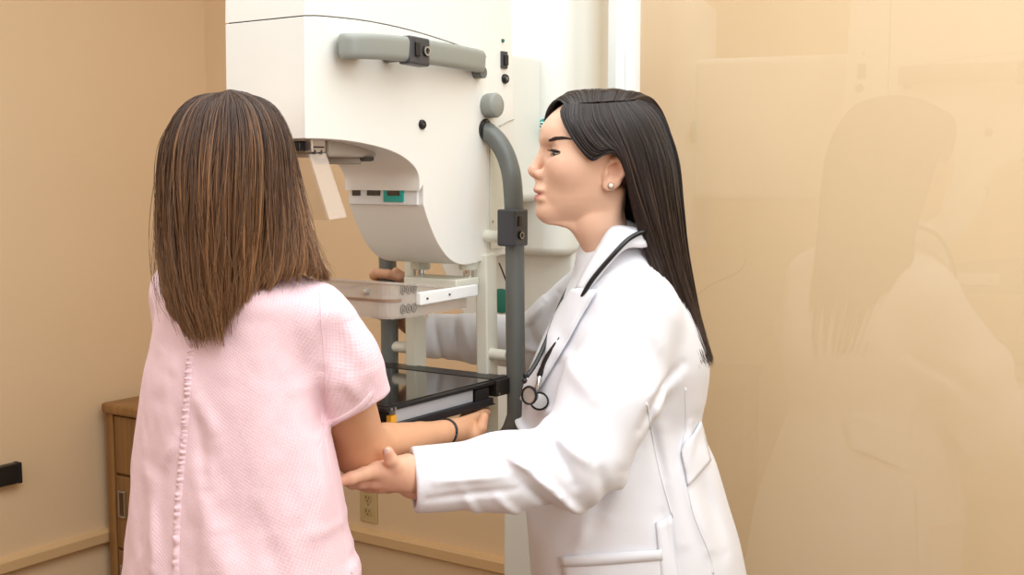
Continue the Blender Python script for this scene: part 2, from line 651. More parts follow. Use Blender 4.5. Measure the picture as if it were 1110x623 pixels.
for v in md.data.vertices:
    y, x, t = v.co.x, v.co.y, v.co.z
    zc = a[2] + (c[2] - a[2]) * (y - a[1]) / (c[1] - a[1])
    v.co = (x, y, zc - .0245 + .047 * t)
bm_ = bmesh.new(); bm_.from_mesh(md.data); bmesh.ops.recalc_face_normals(bm_, faces=bm_.faces); bm_.to_mesh(md.data); bm_.free()
bev(md, .004)
q = hp(452, 53.3, X0 - .001)
box('rocker', X0 - .003, X0 + .003, q[1] - .006, q[1] + .006, q[2] - .012, q[2] + .012, M_black, md, .002)
lathe('push_button', [(.0095, -.002), (.0095, .002), (.008, .003), (.0075, .001)], hp(462, 55.5, X0 - .0015), (1, 0, 0), M_black, md, 22)
lathe('button_ring', [(.0078, .001), (.0078, .0036), (.0058, .0036), (.0055, .001)], hp(462, 55.5, X0 - .0015), (1, 0, 0), M_alu, md, 24, cap=False)

# display strip in the recess
zt_, zb_ = on_y(420, 201, 1.672)[2], on_y(420, 222, 1.672)[2]
dp = box('display_panel', XL + .006, XR - .010, 1.667, 1.674, zb_, zt_, mat('display_panel_white', (226, 228, 226), .35), mm, .002)
for x0, x1, y0, y1, teal in ((382, 390.5, 205, 212, 0), (398, 412, 204.5, 212, 0), (416, 437.5, 203, 219, 1)):
    A = on_y(x0, y0, 1.666)
    B_ = on_y(x1, y1, 1.666)
    if teal:
        tp = box('display_bezel', A[0], B_[0], 1.664, 1.669, B_[2], A[2], M_teal, dp, .001)
        A = on_y(420, 204.5, 1.664)
        B_ = on_y(433, 212, 1.664)
        box('display', A[0], B_[0], 1.6625, 1.666, B_[2], A[2], M_lens, tp, .0006)
    else:
        box('display', A[0], B_[0], 1.6645, 1.668, B_[2], A[2], M_lens, dp, .0006)
# recess ceiling: collimator plate and ports
co = prism('collimator_plate', [(XL + .03, 1.46), (XR - .03, 1.46), (XR - .045, 1.60), (XL + .045, 1.60)], 'Z', 1.531, 1.565, mat('collimator_gray', (176, 166, 152), .5), mm, .006)
for x, y, r in ((-1.36, 1.575, .014), (-1.44, 1.56, .012), (-1.40, 1.50, .010)):
    lathe('port', [(r, 0), (r, -.006), (r * .7, -.008)], (x, y, 1.533), (0, 0, 1), M_seam, co, 20)
prism('light_baffle', [(-1.425, 1.515), (-1.385, 1.50), (-1.36, 1.565), (-1.405, 1.59)], 'Z', 1.520, 1.535, mat('baffle_gray', (150, 140, 126), .5), co, .003)

# face shield of clear plastic with its bracket
fa = thing
XS = -1.335
sb = box('shield_arm', -1.52, XS - .010, 1.395, 1.415, *sorted((on_x(325, 153, -1.36)[2], on_x(325, 164, -1.36)[2])), M_black, mm, .003)
k0, k1 = on_x(336, 165, XS), on_x(351, 153, XS)
br = box('shield_bracket', XS - .012, XS + .004, k0[1], k1[1], k0[2], k1[2] + .004, M_alu, mm, .002)
box('bracket_slot', XS + .002, XS + .0046, k0[1] + .004, k1[1] - .004, (k0[2] + k1[2]) / 2 - .002, (k0[2] + k1[2]) / 2 + .0005, M_dark, br)
for x in (340, 347):
    lathe('thumb_screw', [(.0038, 0), (.0038, .006), (.003, .007)], on_x(x, 165.5, XS + .001) + np.array([0, 0, -.002]), (0, 0, 1), M_black, br, 14)
M_clear = clear_mat('clear_plastic', (250, 248, 244), 1.49, .03, 1.0, .10)
M_clear2 = clear_mat('clear_plastic_flange', (250, 248, 244), 1.49, .03, 1.0, .38, (250, 240, 228))
pts = [on_x(x, y, XS) for x, y in ((334, 167), (356, 238))]
V = [pts[0], pts[1], pts[1] + np.array([-.15, 0, 0]), pts[0] + np.array([-.15, 0, 0])]
sh = mesh_vf('face_shield', V, [(0, 1, 2, 3)], M_clear, mm, False)
s_ = sh.modifiers.new('thick', 'SOLIDIFY'); s_.thickness = .0025
V = [pts[0], on_x(352, 166, XS), on_x(375, 235, XS), pts[1]]
fl = mesh_vf('shield_flange', V, [(0, 1, 2, 3)], M_clear2, sh, False)
s_ = fl.modifiers.new('thick', 'SOLIDIFY'); s_.thickness = .0025

# two square posts below the head
YP = 1.852
for x0, x1 in ((515.5, 540.5), (438.5, 462.5)):
    A = on_y(x0, 340, YP)
    B_ = on_y(x1, 340, YP)
    xr_ = A[0] + .0275
    Vt = []
    cb = np.array([A[0], YP]), np.array([xr_, YP])
    # tilt of the posts follows the arm's slight roll
    roll = .012
    bm = bmesh.new()
    add_box(bm, A[0], xr_, YP, YP + .037, .98, 1.35)
    for v in bm.verts:
        v.co.x -= roll * (v.co.z - 1.2)
    po = bev(from_bm(bm, 'support_post', M_cream, mm), .004)
# bars either side, each with two stubs
zb = 1.20


def barx(px, z, Y=1.87):
    return on_y(px, 340, Y)[0] - .012 * (z - 1.22)


XB = barx(557, 1.2)
XF = barx(422, 1.2)
near = [on_x(526, 141, XR - .012), on_x(529, 143, XR + .006), on_x(541, 155, XR + .030), on_x(551, 176, XR + .050), on_x(556, 205, XB)]
near = [np.array(p) for p in near]
y_b = 1.87
lowp = [(XB + .002, y_b, 1.36), (XB + .003, y_b, 1.2), (XB + .006, y_b, 1.06), (XB + .002, y_b, 1.03), (XB - .014, y_b, 1.0), (XB - .045, y_b, .983), (XB - .10, y_b, .979)]
lowf = [(XF + .10, y_b, .979), (XF + .045, y_b, .983), (XF + .014, y_b, 1.0), (XF - .001, y_b, 1.03), (XF - .001, y_b, 1.06), (XF, y_b, 1.2), (XF - .004, y_b, 1.36), (XF + .0, y_b, 1.46), (XF + .02, y_b, 1.54), (XF + .06, y_b, 1.58)]
path = catmull(near + [np.array(p) for p in lowp + lowf], 150)
br_ = tube('grab_bar', path, np.array([.0175, .0165]), M_grayd, mm, prof=rrect(1, 1, .8, 6), up=(0, 1, 0))
lathe('bar_grommet', [(.021, -.003), (.022, .003), (.019, .005)], on_x(526, 141, XR), (1, .1, 0), M_dark, br_, 24)
for y in (256, 384):
    q = on_x(536, y, -1.29)
    lathe('stub', [(.0115, 0), (.0115, .05), (.0115, .06)], (-1.318, q[1], q[2]), (1, 0, 0), M_cream, br_, 22)
for z in (1.15, 1.39):
    lathe('stub', [(.0115, 0), (.0115, .045), (.0115, .07)], (XF - .002, y_b, z), (1, 0, 0), M_cream, br_, 22)
# switch box on the near bar
A, B_ = on_y(550, 228, 1.845), on_y(569, 270, 1.845)
sx = box('bar_switch', XB - .018, XB + .023, 1.838, 1.885, B_[2] + .004, A[2] + .002, M_blackp, br_, .004)
zc_ = (A[2] + B_[2]) / 2 + .003
xm_ = XB + .023
box('rocker', xm_ - .002, xm_ + .003, 1.848, 1.862, zc_ + .003, zc_ + .023, M_black, sx, .002)
lathe('push_button', [(.0085, -.002), (.0085, .003), (.007, .004), (.006, .002)], (xm_, 1.857, zc_ - .014), (1, 0, 0), M_black, sx, 20)
lathe('button_ring', [(.0066, .001), (.0066, .0046), (.005, .0046), (.0048, .001)], (xm_, 1.857, zc_ - .014), (1, 0, 0), M_nickel, sx, 20, cap=False)

# guide rods above the paddle
for x, xx in ((456, -1.452), (508, -1.338)):
    t0 = on_x(x, 287, xx)
    yy = t0[1]
    lathe('guide_rod', [(.0105, t0[2] + .03), (.0105, t0[2] - .036)], (t0[0], yy, 0), (0, 0, 1), M_chrome, mm, 24)
    lathe('rod_collar', [(.019, t0[2] + .03), (.019, t0[2] - .007), (.017, t0[2] - .009)], (t0[0], yy, 0), (0, 0, 1), M_cream, mm, 28)
# paddle: carriage, white side arms, clear tray
XT = -1.30
ztop, zbot = 1.318, 1.252
pad = box('paddle_carriage', on_y(446, 302, 1.80)[0], XT - .014, 1.775, 1.85, 1.290, 1.306, M_cream, mm, .003)
bm = bmesh.new()
arm = [on_x(x, y, -1.29) for x, y in ((456, 317), (456, 331.5), (518.5, 320.5), (518.5, 308))]
for dx in (0, -.012):
    for p in arm:
        bm.verts.new((p[0] + dx, p[1], p[2]))
bm.verts.ensure_lookup_table()
v = bm.verts
for f in ((0, 1, 2, 3), (7, 6, 5, 4), (0, 4, 5, 1), (1, 5, 6, 2), (2, 6, 7, 3), (3, 7, 4, 0)):
    bm.faces.new([v[i] for i in f])
pa = bev(from_bm(bm, 'paddle_arm', mat('paddle_arm_white', (240, 240, 236), .3), pad), .003)
for x, y in ((463, 323.5), (487, 319)):
    lathe('screw', [(.002, 0), (.002, .002)], on_x(x, y, -1.29), (1, 0, 0), M_seam, pa, 10)
# tray shell: rounded open box
xa, xb, ya, yb = XT - .235, XT, 1.568, 1.79
rr = .028


def rr_outline(x0, x1, y0, y1, r, k=7):
    pts = []
    for cx, cy, s in ((x1 - r, y1 - .004, -1), (x1, y1, -2)):
        pass
    out = [(x1, y1)]
    out = [(x1, y1), (x0, y1)]
    for i in range(k):
        t = PI + i / (k - 1) * PI / 2
        out.append((x0 + r + r * math.cos(t), y0 + r + r * math.sin(t)))
    for i in range(k):
        t = 1.5 * PI + i / (k - 1) * PI / 2
        out.append((x1 - r + r * math.cos(t), y0 + r + r * math.sin(t)))
    return out


ol = rr_outline(xa, xb, ya, yb, rr)
il = rr_outline(xa + .003, xb - .003, ya + .003, yb - .003, rr - .003)
V, F = [], []
n = len(ol)
lev = [(ol, zbot), (ol, ztop - .006), (rr_outline(xa - .005, xb + .004, ya - .005, yb, rr + .004), ztop - .004), (rr_outline(xa - .005, xb + .004, ya - .005, yb, rr + .004), ztop),
       (il, ztop), (il, zbot + .003)]
for o_, z in lev:
    V += [(p[0], p[1], z + (-.024 if (z > ztop - .01) else 0) * (p[1] - ya) / .2) for p in o_]
for i in range(len(lev) - 1):
    for j in range(n):
        F.append((i * n + j, i * n + (j + 1) % n, (i + 1) * n + (j + 1) % n, (i + 1) * n + j))
F.append(tuple(range(n))[::-1])
F.append(tuple((len(lev) - 1) * n + j for j in range(n)))
tray = mesh_vf('paddle_tray', V, F, clear_mat('tray_plastic', (240, 236, 230), 1.49, .04, 1.0, .30, (236, 228, 218)), pad, False)
tray['label'] = 'clear plastic compression tray'
band = rr_outline(xa - .0006, xb + .0006, ya - .0006, yb, rr)
V = [(p[0], p[1], z) for z in (1.2815, 1.2865) for p in band]
F = [(j, j + 1, n + j + 1, n + j) for j in range(1, n - 1)]
mb = mesh_vf('marking_line', V, F, mat('tray_line', (150, 120, 98), .5), tray, False)
mb.modifiers.new('thick', 'SOLIDIFY').thickness = .0012
# embossed ring marks in two rows of three on the tray's side
for zz, dz in ((1.302, 0), (1.268, 0)):
    for i, yy in enumerate((1.598, 1.6135, 1.629)):
        t = np.linspace(0, 2 * PI, 18, endpoint=False)
        ring = [(xb + .0016, yy + .0062 * math.cos(a), zz + .0078 * math.sin(a)) for a in t]
        V, F = tube_mesh(np.array(ring + [ring[0]]), .0009, 5, cap=False)
        V2, F2 = tube_mesh(np.array([(xb + .0016, yy, zz + .004), (xb + .0016, yy, zz - .004)]), .0010, 5)
        mesh_vf('ring_mark', np.concatenate([V, V2]), F + [tuple(k + len(V) for k in f) for f in F2], mat('mark_gray', (120, 114, 108), .5) if 'mark_gray' not in MATS else MATS['mark_gray'], tray)
lathe('tray_stud', [(.006, -.004), (.006, .004), (.004, .005)], (xb - .055, ya - .002, 1.298), (0, -1, 0), M_alu, tray, 16)

# detector (bucky) with carbon top, cassette and bracket
XBk, Yf, Yb, Zt, Zb = -1.25, 1.493, 1.862, 1.117, 1.071
bk = box('detector_frame', XBk - .335, XBk, Yf, Yb, Zt - .0085, Zt - .002, M_black, mm, .0015)
M_carbon = mat('carbon_top', (20, 20, 21), .08, spec=.6, coat=.6)
box('detector_top', XBk - .329, XBk - .010, Yf + .010, Yb - .05, Zt - .004, Zt, M_carbon, bk, .001)
box('back_band', XBk - .329, XBk - .004, Yb - .05, Yb - .002, Zt - .004, Zt + .0012, mat('band_black', (40, 39, 38), .35), bk, .001)
prism('detector_base', [(Yf + .004, Zb), (Yf + .004, Zb + .014), (Yb - .06, Zb + .014), (Yb - .06, Zb + .004), (Yb - .05, Zb)], 'X', XBk - .330, XBk + .002, mat('base_black', (24, 26, 31), .4), bk, .0015)
box('detector_core', XBk - .318, XBk - .020, Yf + .022, Yb - .03, Zb + .012, Zt - .007, mat('core_black', (30, 27, 25), .5), bk)
box('cassette', XBk - .300, XBk - .006, Yf + .0302, Yb - .115, Zb + .0142, Zt - .010, mat('cassette_gray', (176, 176, 178), .4), bk, .001)
box('yellow_tab', XBk - .014, XBk - .004, Yf + .016, Yf + .0300, Zb + .0142, Zb + .028, mat('yellow_label', (236, 170, 40), .4), bk)
prism('front_lip', [(Yf, Zt - .010), (Yf + .010, Zt - .010), (Yf + .022, Zb + .012), (Yf + .004, Zb + .006)], 'X', XBk - .325, XBk - .052, mat('lip_dark', (46, 38, 32), .35), bk, .001)
box('cassette_clip', XBk - .02, XBk - .001, Yb - .112, Yb - .070, Zb + .012, Zt - .010, M_dark, bk, .002)
rb = box('rear_bracket', XBk - .03, XBk + .004, Yb - .052, Yb + .016, Zb + .014, Zt - .001, mat('bracket_dark', (40, 35, 32), .35), bk, .002)
for yy, zz in ((Yb - .044, 1.09), (Yb + .008, 1.092)):
    lathe('screw', [(.002, 0), (.002, .0016)], (XBk + .004, yy, zz), (1, 0, 0), M_nickel, rb, 10)
for yy in (Yf + .012, Yf + .022):
    lathe('screw', [(.0024, 0), (.0024, .0014)], (XBk, yy, Zt - .0055), (1, 0, 0), M_nickel, bk, 10)

# gantry column behind
ol = []
cx0, cx1, cy0, cy1, r_ = -1.78, -1.415, 2.32, 2.62, .055
for cx, cy, s in ((cx1 - r_, cy1 - r_, 0), (cx0 + r_, cy1 - r_, 1), (cx0 + r_, cy0 + r_, 2), (cx1 - r_, cy0 + r_, 3)):
    for i in range(9):
        t = (s + i / 8) * PI / 2
        ol.append((cx + r_ * math.cos(t), cy + r_ * math.sin(t)))
gc = prism('gantry_column', ol, 'Z', 1.314, on_y(655, 12, 2.58)[2] + .035, M_shell2, mm, .02, 4, 60)
pe = [on_y(x, y, 2.38) for x, y in ((470, 272), (478, 290), (501, 342), (530, 430), (545, 548), (545, 640))]
pp = [(p[0], p[2]) for p in pe] + [(pe[-1][0], .0), (-1.42, 0), (-1.42, 1.33), (-1.5, 1.33)]
prism('pedestal', pp, 'Y', 2.38, 2.60, M_shell2, mm, .01, 3, 60)
box('base_plate', -1.80, -1.425, 2.34, 2.66, 0, .03, M_grayd, mm, .006)
box('arm_hub', -1.66, -1.472, 1.93, 2.33, 1.44, 1.78, M_shell2, mm, .02, 4)
# teal round emblems: one on the gantry, one lower behind the near bar
e1 = on_y(590.5, 141, 2.318)
bd = lathe('emblem', [(.027, .004), (.027, -.0015), (.025, -.0025)], (e1[0] + .004, 2.318, e1[2]), (0, 1, 0), M_teal, gc, 40)
t = np.linspace(.35, 5.6, 26)
V, F = tube_mesh(np.array([(e1[0] - .006 + .008 * math.cos(a), 2.3145, e1[2] + .010 + .008 * math.sin(a)) for a in t] + [(e1[0] + .001, 2.3145, e1[2] + .011), (e1[0] - .013, 2.3145, e1[2] + .011)]), .0016, 6)
mesh_vf('emblem_letter', V, F, mat('emblem_white', (240, 244, 242), .4), bd)
e2 = on_y(543, 326, 2.376)
lathe('emblem', [(.030, .006), (.030, -.0015), (.027, -.0025)], (e2[0], 2.376, e2[2]), (0, 1, 0), mat('teal_dark', (16, 120, 104), .4), mm, 36)
cab_ = [on_y(541, 285, 2.2), on_y(544, 292, 2.2), on_y(548, 303, 2.22), on_y(553, 318, 2.3), on_y(556, 340, 2.36)]
tube('cable', cab_, .0018, M_dark, mm, 8, n=16)
# ------------------------------------------------------------------ smooth bodies: distance fields turned into meshes
def ln(a):
    return np.sqrt((a * a).sum(-1))


def smin(a, b, k):
    h = np.clip(0.5 + 0.5 * (b - a) / k, 0, 1)
    return b + (a - b) * h - k * h * (1 - h)


def smax(a, b, k):
    return -smin(-a, -b, k)


def cone(p, a, b, ra, rb):
    a = np.asarray(a, float); b = np.asarray(b, float)
    d = b - a
    t = np.clip(((p - a) @ d) / (d @ d + 1e-12), 0, 1)
    return ln(p - a - t[:, None] * d) - (ra + (rb - ra) * t)


def chain(p, pts, rad, k=0.01):
    s = None
    for i in range(len(pts) - 1):
        c = cone(p, pts[i], pts[i + 1], rad[i], rad[i + 1])
        s = c if s is None else smin(s, c, k)
    return s


def ell(p, c, r):
    c = np.asarray(c, float); r = np.asarray(r, float)
    q = (p - c) / r
    k0 = ln(q)
    k1 = ln(q / r)
    return k0 * (k0 - 1) / (k1 + 1e-9)


def sph(p, c, r):
    return ln(p - np.asarray(c, float)) - r


def hash3(i, j, k, s):
    n = (i * 73856093) ^ (j * 19349663) ^ (k * 83492791) ^ (s * 2654435)
    n = (n ^ (n >> 13)) * 1274126177
    n = n ^ (n >> 16)
    return (n & 0xffff) / 65535.0


def noise3(p, s=0):
    f = np.floor(p).astype(np.int64)
    u = p - f
    u = u * u * (3 - 2 * u)
    o = 0
    for a in (0, 1):
        for b in (0, 1):
            for c in (0, 1):
                w = (u[:, 0] if a else 1 - u[:, 0]) * (u[:, 1] if b else 1 - u[:, 1]) * (u[:, 2] if c else 1 - u[:, 2])
                o = o + w * hash3(f[:, 0] + a, f[:, 1] + b, f[:, 2] + c, s)
    return o * 2 - 1


def mesh_sdf(f, lo, hi, h, coarse=4):
    lo = np.asarray(lo, float); hi = np.asarray(hi, float)
    nb = np.ceil((hi - lo) / (h * coarse)).astype(int) + 1
    g = [lo[i] + np.arange(nb[i] + 1) * h * coarse for i in range(3)]
    P = np.stack(np.meshgrid(*g, indexing='ij'), -1).reshape(-1, 3)
    C = f(P).reshape(nb + 1)
    # blocks whose corners are near the surface
    mn = None
    for a in (0, 1):
        for b in (0, 1):
            for c in (0, 1):
                s = C[a:nb[0] + a, b:nb[1] + b, c:nb[2] + c]
                mn = np.abs(s) if mn is None else np.minimum(mn, np.abs(s))
    keep = mn < h * coarse * 1.9
    n = nb * coarse + 1
    V = np.empty(n, np.float32)
    idx = [np.minimum(np.arange(n[i]) // coarse, nb[i]) for i in range(3)]
    base = np.where(C > 0, 1.0, -1.0).astype(np.float32)
    V[:] = base[np.ix_(*idx)]
    M = np.zeros(n, bool)
    kb = np.argwhere(keep)
    o = np.arange(coarse + 1)
    for b in kb:
        s = b * coarse
        M[s[0]:s[0] + coarse + 1, s[1]:s[1] + coarse + 1, s[2]:s[2] + coarse + 1] = True
    I = np.argwhere(M)
    Q = lo + I * h
    out = np.empty(len(Q), np.float32)
    for s in range(0, len(Q), 400000):
        out[s:s + 400000] = f(Q[s:s + 400000])
    V[M] = out
    # naive surface nets
    S = V < 0
    nc = n - 1
    cnt = np.zeros(nc, np.int8)
    for a in (0, 1):
        for b in (0, 1):
            for c in (0, 1):
                cnt += S[a:a + nc[0], b:b + nc[1], c:c + nc[2]]
    act = (cnt > 0) & (cnt < 8)
    ids = -np.ones(nc, np.int64)
    A = np.argwhere(act)
    ids[act] = np.arange(len(A))
    acc = np.zeros((len(A), 3))
    num = np.zeros(len(A))
    cor = [(a, b, c) for a in (0, 1) for b in (0, 1) for c in (0, 1)]
    for u in cor:
        for w in cor:
            if sum(w) - sum(u) == 1 and all(w[i] >= u[i] for i in range(3)):
                v0 = V[A[:, 0] + u[0], A[:, 1] + u[1], A[:, 2] + u[2]]
                v1 = V[A[:, 0] + w[0], A[:, 1] + w[1], A[:, 2] + w[2]]
                m = (v0 < 0) != (v1 < 0)
                t = np.where(m, v0 / np.where(m, v0 - v1, 1), 0)
                for i in range(3):
                    acc[:, i] += np.where(m, u[i] + (w[i] - u[i]) * t, 0)
                num += m
    X = lo + (A + acc / num[:, None]) * h
    quads = []
    for ax in range(3):
        b1, b2 = (ax + 1) % 3, (ax + 2) % 3
        s0 = [slice(None)] * 3
        s1 = [slice(None)] * 3
        s0[ax] = slice(0, n[ax] - 1)
        s1[ax] = slice(1, n[ax])
        E0, E1 = S[tuple(s0)], S[tuple(s1)]
        ch = np.argwhere(E0 != E1)
        ok = (ch[:, b1] > 0) & (ch[:, b2] > 0) & (ch[:, b1] < nc[b1]) & (ch[:, b2] < nc[b2])
        ch = ch[ok]
        sg = E0[ch[:, 0], ch[:, 1], ch[:, 2]]
        q = []
        for d1, d2 in ((0, 0), (1, 0), (1, 1), (0, 1)):
            k = ch.copy()
            k[:, b1] -= 1 - d1
            k[:, b2] -= 1 - d2
            q.append(ids[k[:, 0], k[:, 1], k[:, 2]])
        q = np.stack(q, 1)
        q[~sg] = q[~sg][:, ::-1]
        quads.append(q)
    F = np.concatenate(quads)
    F = F[(F >= 0).all(1)]
    # settle on the surface
    e = h * 0.5
    for _ in range(2):
        d = f(X)
        gr = np.stack([f(X + np.eye(3)[i] * e) - f(X - np.eye(3)[i] * e) for i in range(3)], 1) / (2 * e)
        g2 = (gr * gr).sum(1)
        st = (d / np.maximum(g2, 0.2))[:, None] * gr
        l = ln(st)
        st *= np.minimum(1, 0.6 * h / np.maximum(l, 1e-9))[:, None]
        X = X - 0.8 * st
    return X, F


def join_parts(parts):
    V, F, o = [], [], 0
    for v, f in parts:
        V.append(v); F.append(np.asarray(f) + o); o += len(v)
    return np.concatenate(V), np.concatenate(F)


def fast_mesh(name, V, F, material, parent=None, col=None, smooth=True, colname='col'):
    """V (n,3), F (m,k) integer array, col (n,3) linear colours"""
    V = np.asarray(V, np.float32)
    F = np.asarray(F, np.int32)
    me = bpy.data.meshes.new(name)
    k = F.shape[1]
    me.vertices.add(len(V))
    me.vertices.foreach_set('co', V.ravel())
    me.loops.add(F.size)
    me.loops.foreach_set('vertex_index', F.ravel())
    me.polygons.add(len(F))
    me.polygons.foreach_set('loop_start', np.arange(0, F.size, k, dtype=np.int32))
    me.update(calc_edges=True)
    me.validate()
    if col is not None:
        a = me.color_attributes.new(colname, 'FLOAT_COLOR', 'POINT')
        c = np.ones((len(V), 4), np.float32)
        c[:, :3] = col
        a.data.foreach_set('color', c.ravel())
    return link(name, me, material, parent, smooth)


def lin(r, g, b):
    return np.array(srgb(r, g, b)[:3])


def ring_sdf(p, z, cx, cy, rx, ry, e=2.2):
    """stack of superellipse sections (in p's own axes), keyed by height"""
    zz = p[:, 2]
    order = np.argsort(z)
    z = np.asarray(z, float)[order]
    zi = np.linspace(z[0], z[-1], 120)

    def val(a):
        a = np.asarray(a, float)[order]
        m = np.gradient(a, z)
        i = np.clip(np.searchsorted(z, zi) - 1, 0, len(z) - 2)
        h = z[i + 1] - z[i]
        t = (zi - z[i]) / h
        d = (a[i + 1] * (3 - 2 * t) * t * t + a[i] * (1 - (3 - 2 * t) * t * t)) + h * (m[i] * t * (1 - t) ** 2 - m[i + 1] * t * t * (1 - t))
        return np.interp(zz, zi, d)
    X, Y, A, B = val(cx), val(cy), val(rx), val(ry)
    q = ((np.abs(p[:, 0] - X) / A) ** e + (np.abs(p[:, 1] - Y) / B) ** e) ** (1 / e)
    # distance along the ray from the section's centre, eased by the local slope
    rad = np.hypot(p[:, 0] - X, p[:, 1] - Y)
    d = np.where(q > 1e-3, rad * (1 - 1 / np.maximum(q, 1e-3)), -np.minimum(A, B))
    d = np.where(q < .3, (q - 1) * np.minimum(A, B), d)
    return np.maximum(d, np.maximum(zz - z[-1], z[0] - zz))


def bvh_of(o):
    me = o.data
    V = np.empty(len(me.vertices) * 3, np.float32)
    me.vertices.foreach_get('co', V)
    mw = parent_world(o)
    V = [mw @ Vector(v) for v in V.reshape(-1, 3).tolist()]
    return BVHTree.FromPolygons(V, [tuple(p.vertices) for p in me.polygons])


def on_surf(bvh, x, y, off=0.0, fallback=None):
    r = pray(x, y)
    r = r / np.linalg.norm(r)
    hit = bvh.ray_cast(Vector(CAMP), Vector(r))
    if hit[0] is None:
        if fallback is None:
            fallback = 2.0
        q = at_d(x, y, fallback)
        h2 = bvh.find_nearest(Vector(q))
        return np.array(h2[0]) + np.array(h2[1]) * off
    n = np.array(hit[1])
    if n @ r > 0:
        n = -n
    return np.array(hit[0]) + n * off


def strip_on(bvh, pa, pb, off, nu, nv=2, bump=None, fallback=None):
    """a cloth strip laid on a surface between two traced edges"""
    A = catmull(np.array(pa, float), nu)
    B = catmull(np.array(pb, float), nu)
    V = []
    for i in range(nu):
        for j in range(nv):
            t = j / (nv - 1)
            p = A[i] * (1 - t) + B[i] * t
            o = off + (bump(i / (nu - 1), t) if bump else 0)
            V.append(on_surf(bvh, p[0], p[1], o, fallback))
    F = [(i * nv + j, i * nv + j + 1, (i + 1) * nv + j + 1, (i + 1) * nv + j) for i in range(nu - 1) for j in range(nv - 1)]
    return np.array(V), F


def cloth_strip(name, V, F, m, parent, th=.0022, off=0.0):
    o = mesh_vf(name, V, F, m, parent)
    s = o.modifiers.new('thick', 'SOLIDIFY')
    s.thickness = th
    s.offset = off
    return o


def hair_mesh(guides, n, centre, r0=.0007, layers=.02, clumps=90, pts=26, seed=1, lenvar=.12, wander=.006, tipcol=None, rootcol=None, hi=None,
              cjit=.5, urange=(0, 1), hi_share=.3, taper=.35, flare=0.0):
    """strands interpolated between guides (g, m, 3); returns V, F, colours"""
    R = np.random.default_rng(seed)
    G = np.stack([catmull(g, pts) for g in guides])
    ng = len(G)
    cu = R.uniform(urange[0], urange[1], clumps)
    cl = R.uniform(0, 1, clumps)
    cc = R.uniform(0, 1, clumps)
    V = []; F = []; C = []
    k = 3
    ci = R.integers(0, clumps, n)
    u = np.clip(cu[ci] + R.normal(0, .5 * (urange[1] - urange[0]) / clumps, n) * 2 * cjit, urange[0], urange[1])
    t = np.linspace(0, 1, pts)
    x = u * (ng - 1)
    i0 = np.minimum(x.astype(int), ng - 2)
    w = x - i0
    Gp = np.concatenate([2 * G[:1] - G[1:2], G, 2 * G[-1:] - G[-2:-1]])
    a, b, c, d = Gp[i0], Gp[i0 + 1], Gp[i0 + 2], Gp[i0 + 3]
    w = w[:, None, None]
    P = 0.5 * (2 * b + (c - a) * w + (2 * a - 5 * b + 4 * c - d) * w * w + (3 * b - a - 3 * c + d) * w ** 3)
    L = 1 - lenvar * (R.uniform(0, 1, n) ** 1.5 * .6 + cl[ci] * .4)
    # shorten
    tt = t[None, :] * L[:, None]
    fi = np.minimum((tt * (pts - 1)).astype(int), pts - 2)
    fr = (tt * (pts - 1) - fi)[..., None]
    rows = np.arange(n)[:, None]
    P = P[rows, fi] * (1 - fr) + P[rows, fi + 1] * fr
    ctr = np.asarray(centre(P), float) if callable(centre) else np.asarray(centre, float)
    inward = ctr - P
    inward /= np.linalg.norm(inward, axis=-1, keepdims=True) + 1e-9
    dep = (cl[ci] * .35 + R.uniform(0, 1, n) * .65) * layers
    ease = np.clip(.25 + t * 1.6, 0, 1)
    P = P + inward * (dep[:, None] * ease[None])[..., None]
    # clump wave and single-strand wander
    ph = R.uniform(0, 6.28, (clumps, 3)); fq = R.uniform(1.2, 3.2, (clumps, 3))
    wv = np.stack([np.sin(fq[ci][:, j:j + 1] * t[None] * 3 + ph[ci][:, j:j + 1]) for j in range(3)], -1)
    ph2 = R.uniform(0, 6.28, (n, 3)); fq2 = R.uniform(1, 4, (n, 3))
    wv2 = np.stack([np.sin(fq2[:, j:j + 1] * t[None] * 3 + ph2[:, j:j + 1]) for j in range(3)], -1)
    P = P + (wv * wander + wv2 * wander * .35) * (t ** 1.3)[None, :, None]
    rad = r0 * R.uniform(.7, 1.25, n)[:, None] * (1 - (1 - taper) * t[None] ** 3)
    T = np.gradient(P, axis=1)
    T /= np.linalg.norm(T, axis=-1, keepdims=True) + 1e-9
    N = np.cross(T, inward)
    N /= np.linalg.norm(N, axis=-1, keepdims=True) + 1e-9
    B = np.cross(T, N)
    ang = np.arange(k) * 2 * PI / k + .5
    ring = P[:, :, None, :] + rad[:, :, None, None] * (np.cos(ang)[None, None, :, None] * N[:, :, None] + np.sin(ang)[None, None, :, None] * B[:, :, None])
    V = ring.reshape(-1, 3)
    s, i, j = np.meshgrid(np.arange(n), np.arange(pts - 1), np.arange(k), indexing='ij')
    o = s * pts * k
    F = np.stack([o + i * k + j, o + i * k + (j + 1) % k, o + (i + 1) * k + (j + 1) % k, o + (i + 1) * k + j], -1).reshape(-1, 4)
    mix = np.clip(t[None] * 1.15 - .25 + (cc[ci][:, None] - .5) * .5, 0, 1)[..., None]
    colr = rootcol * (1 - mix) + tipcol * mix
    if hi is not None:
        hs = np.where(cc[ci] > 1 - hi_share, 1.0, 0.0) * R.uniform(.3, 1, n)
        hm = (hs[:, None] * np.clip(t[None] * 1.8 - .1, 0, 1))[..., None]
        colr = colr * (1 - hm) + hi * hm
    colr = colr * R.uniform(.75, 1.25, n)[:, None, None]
    C = np.repeat(colr[:, :, None, :], k, axis=2).reshape(-1, 3)
    return V, F, C


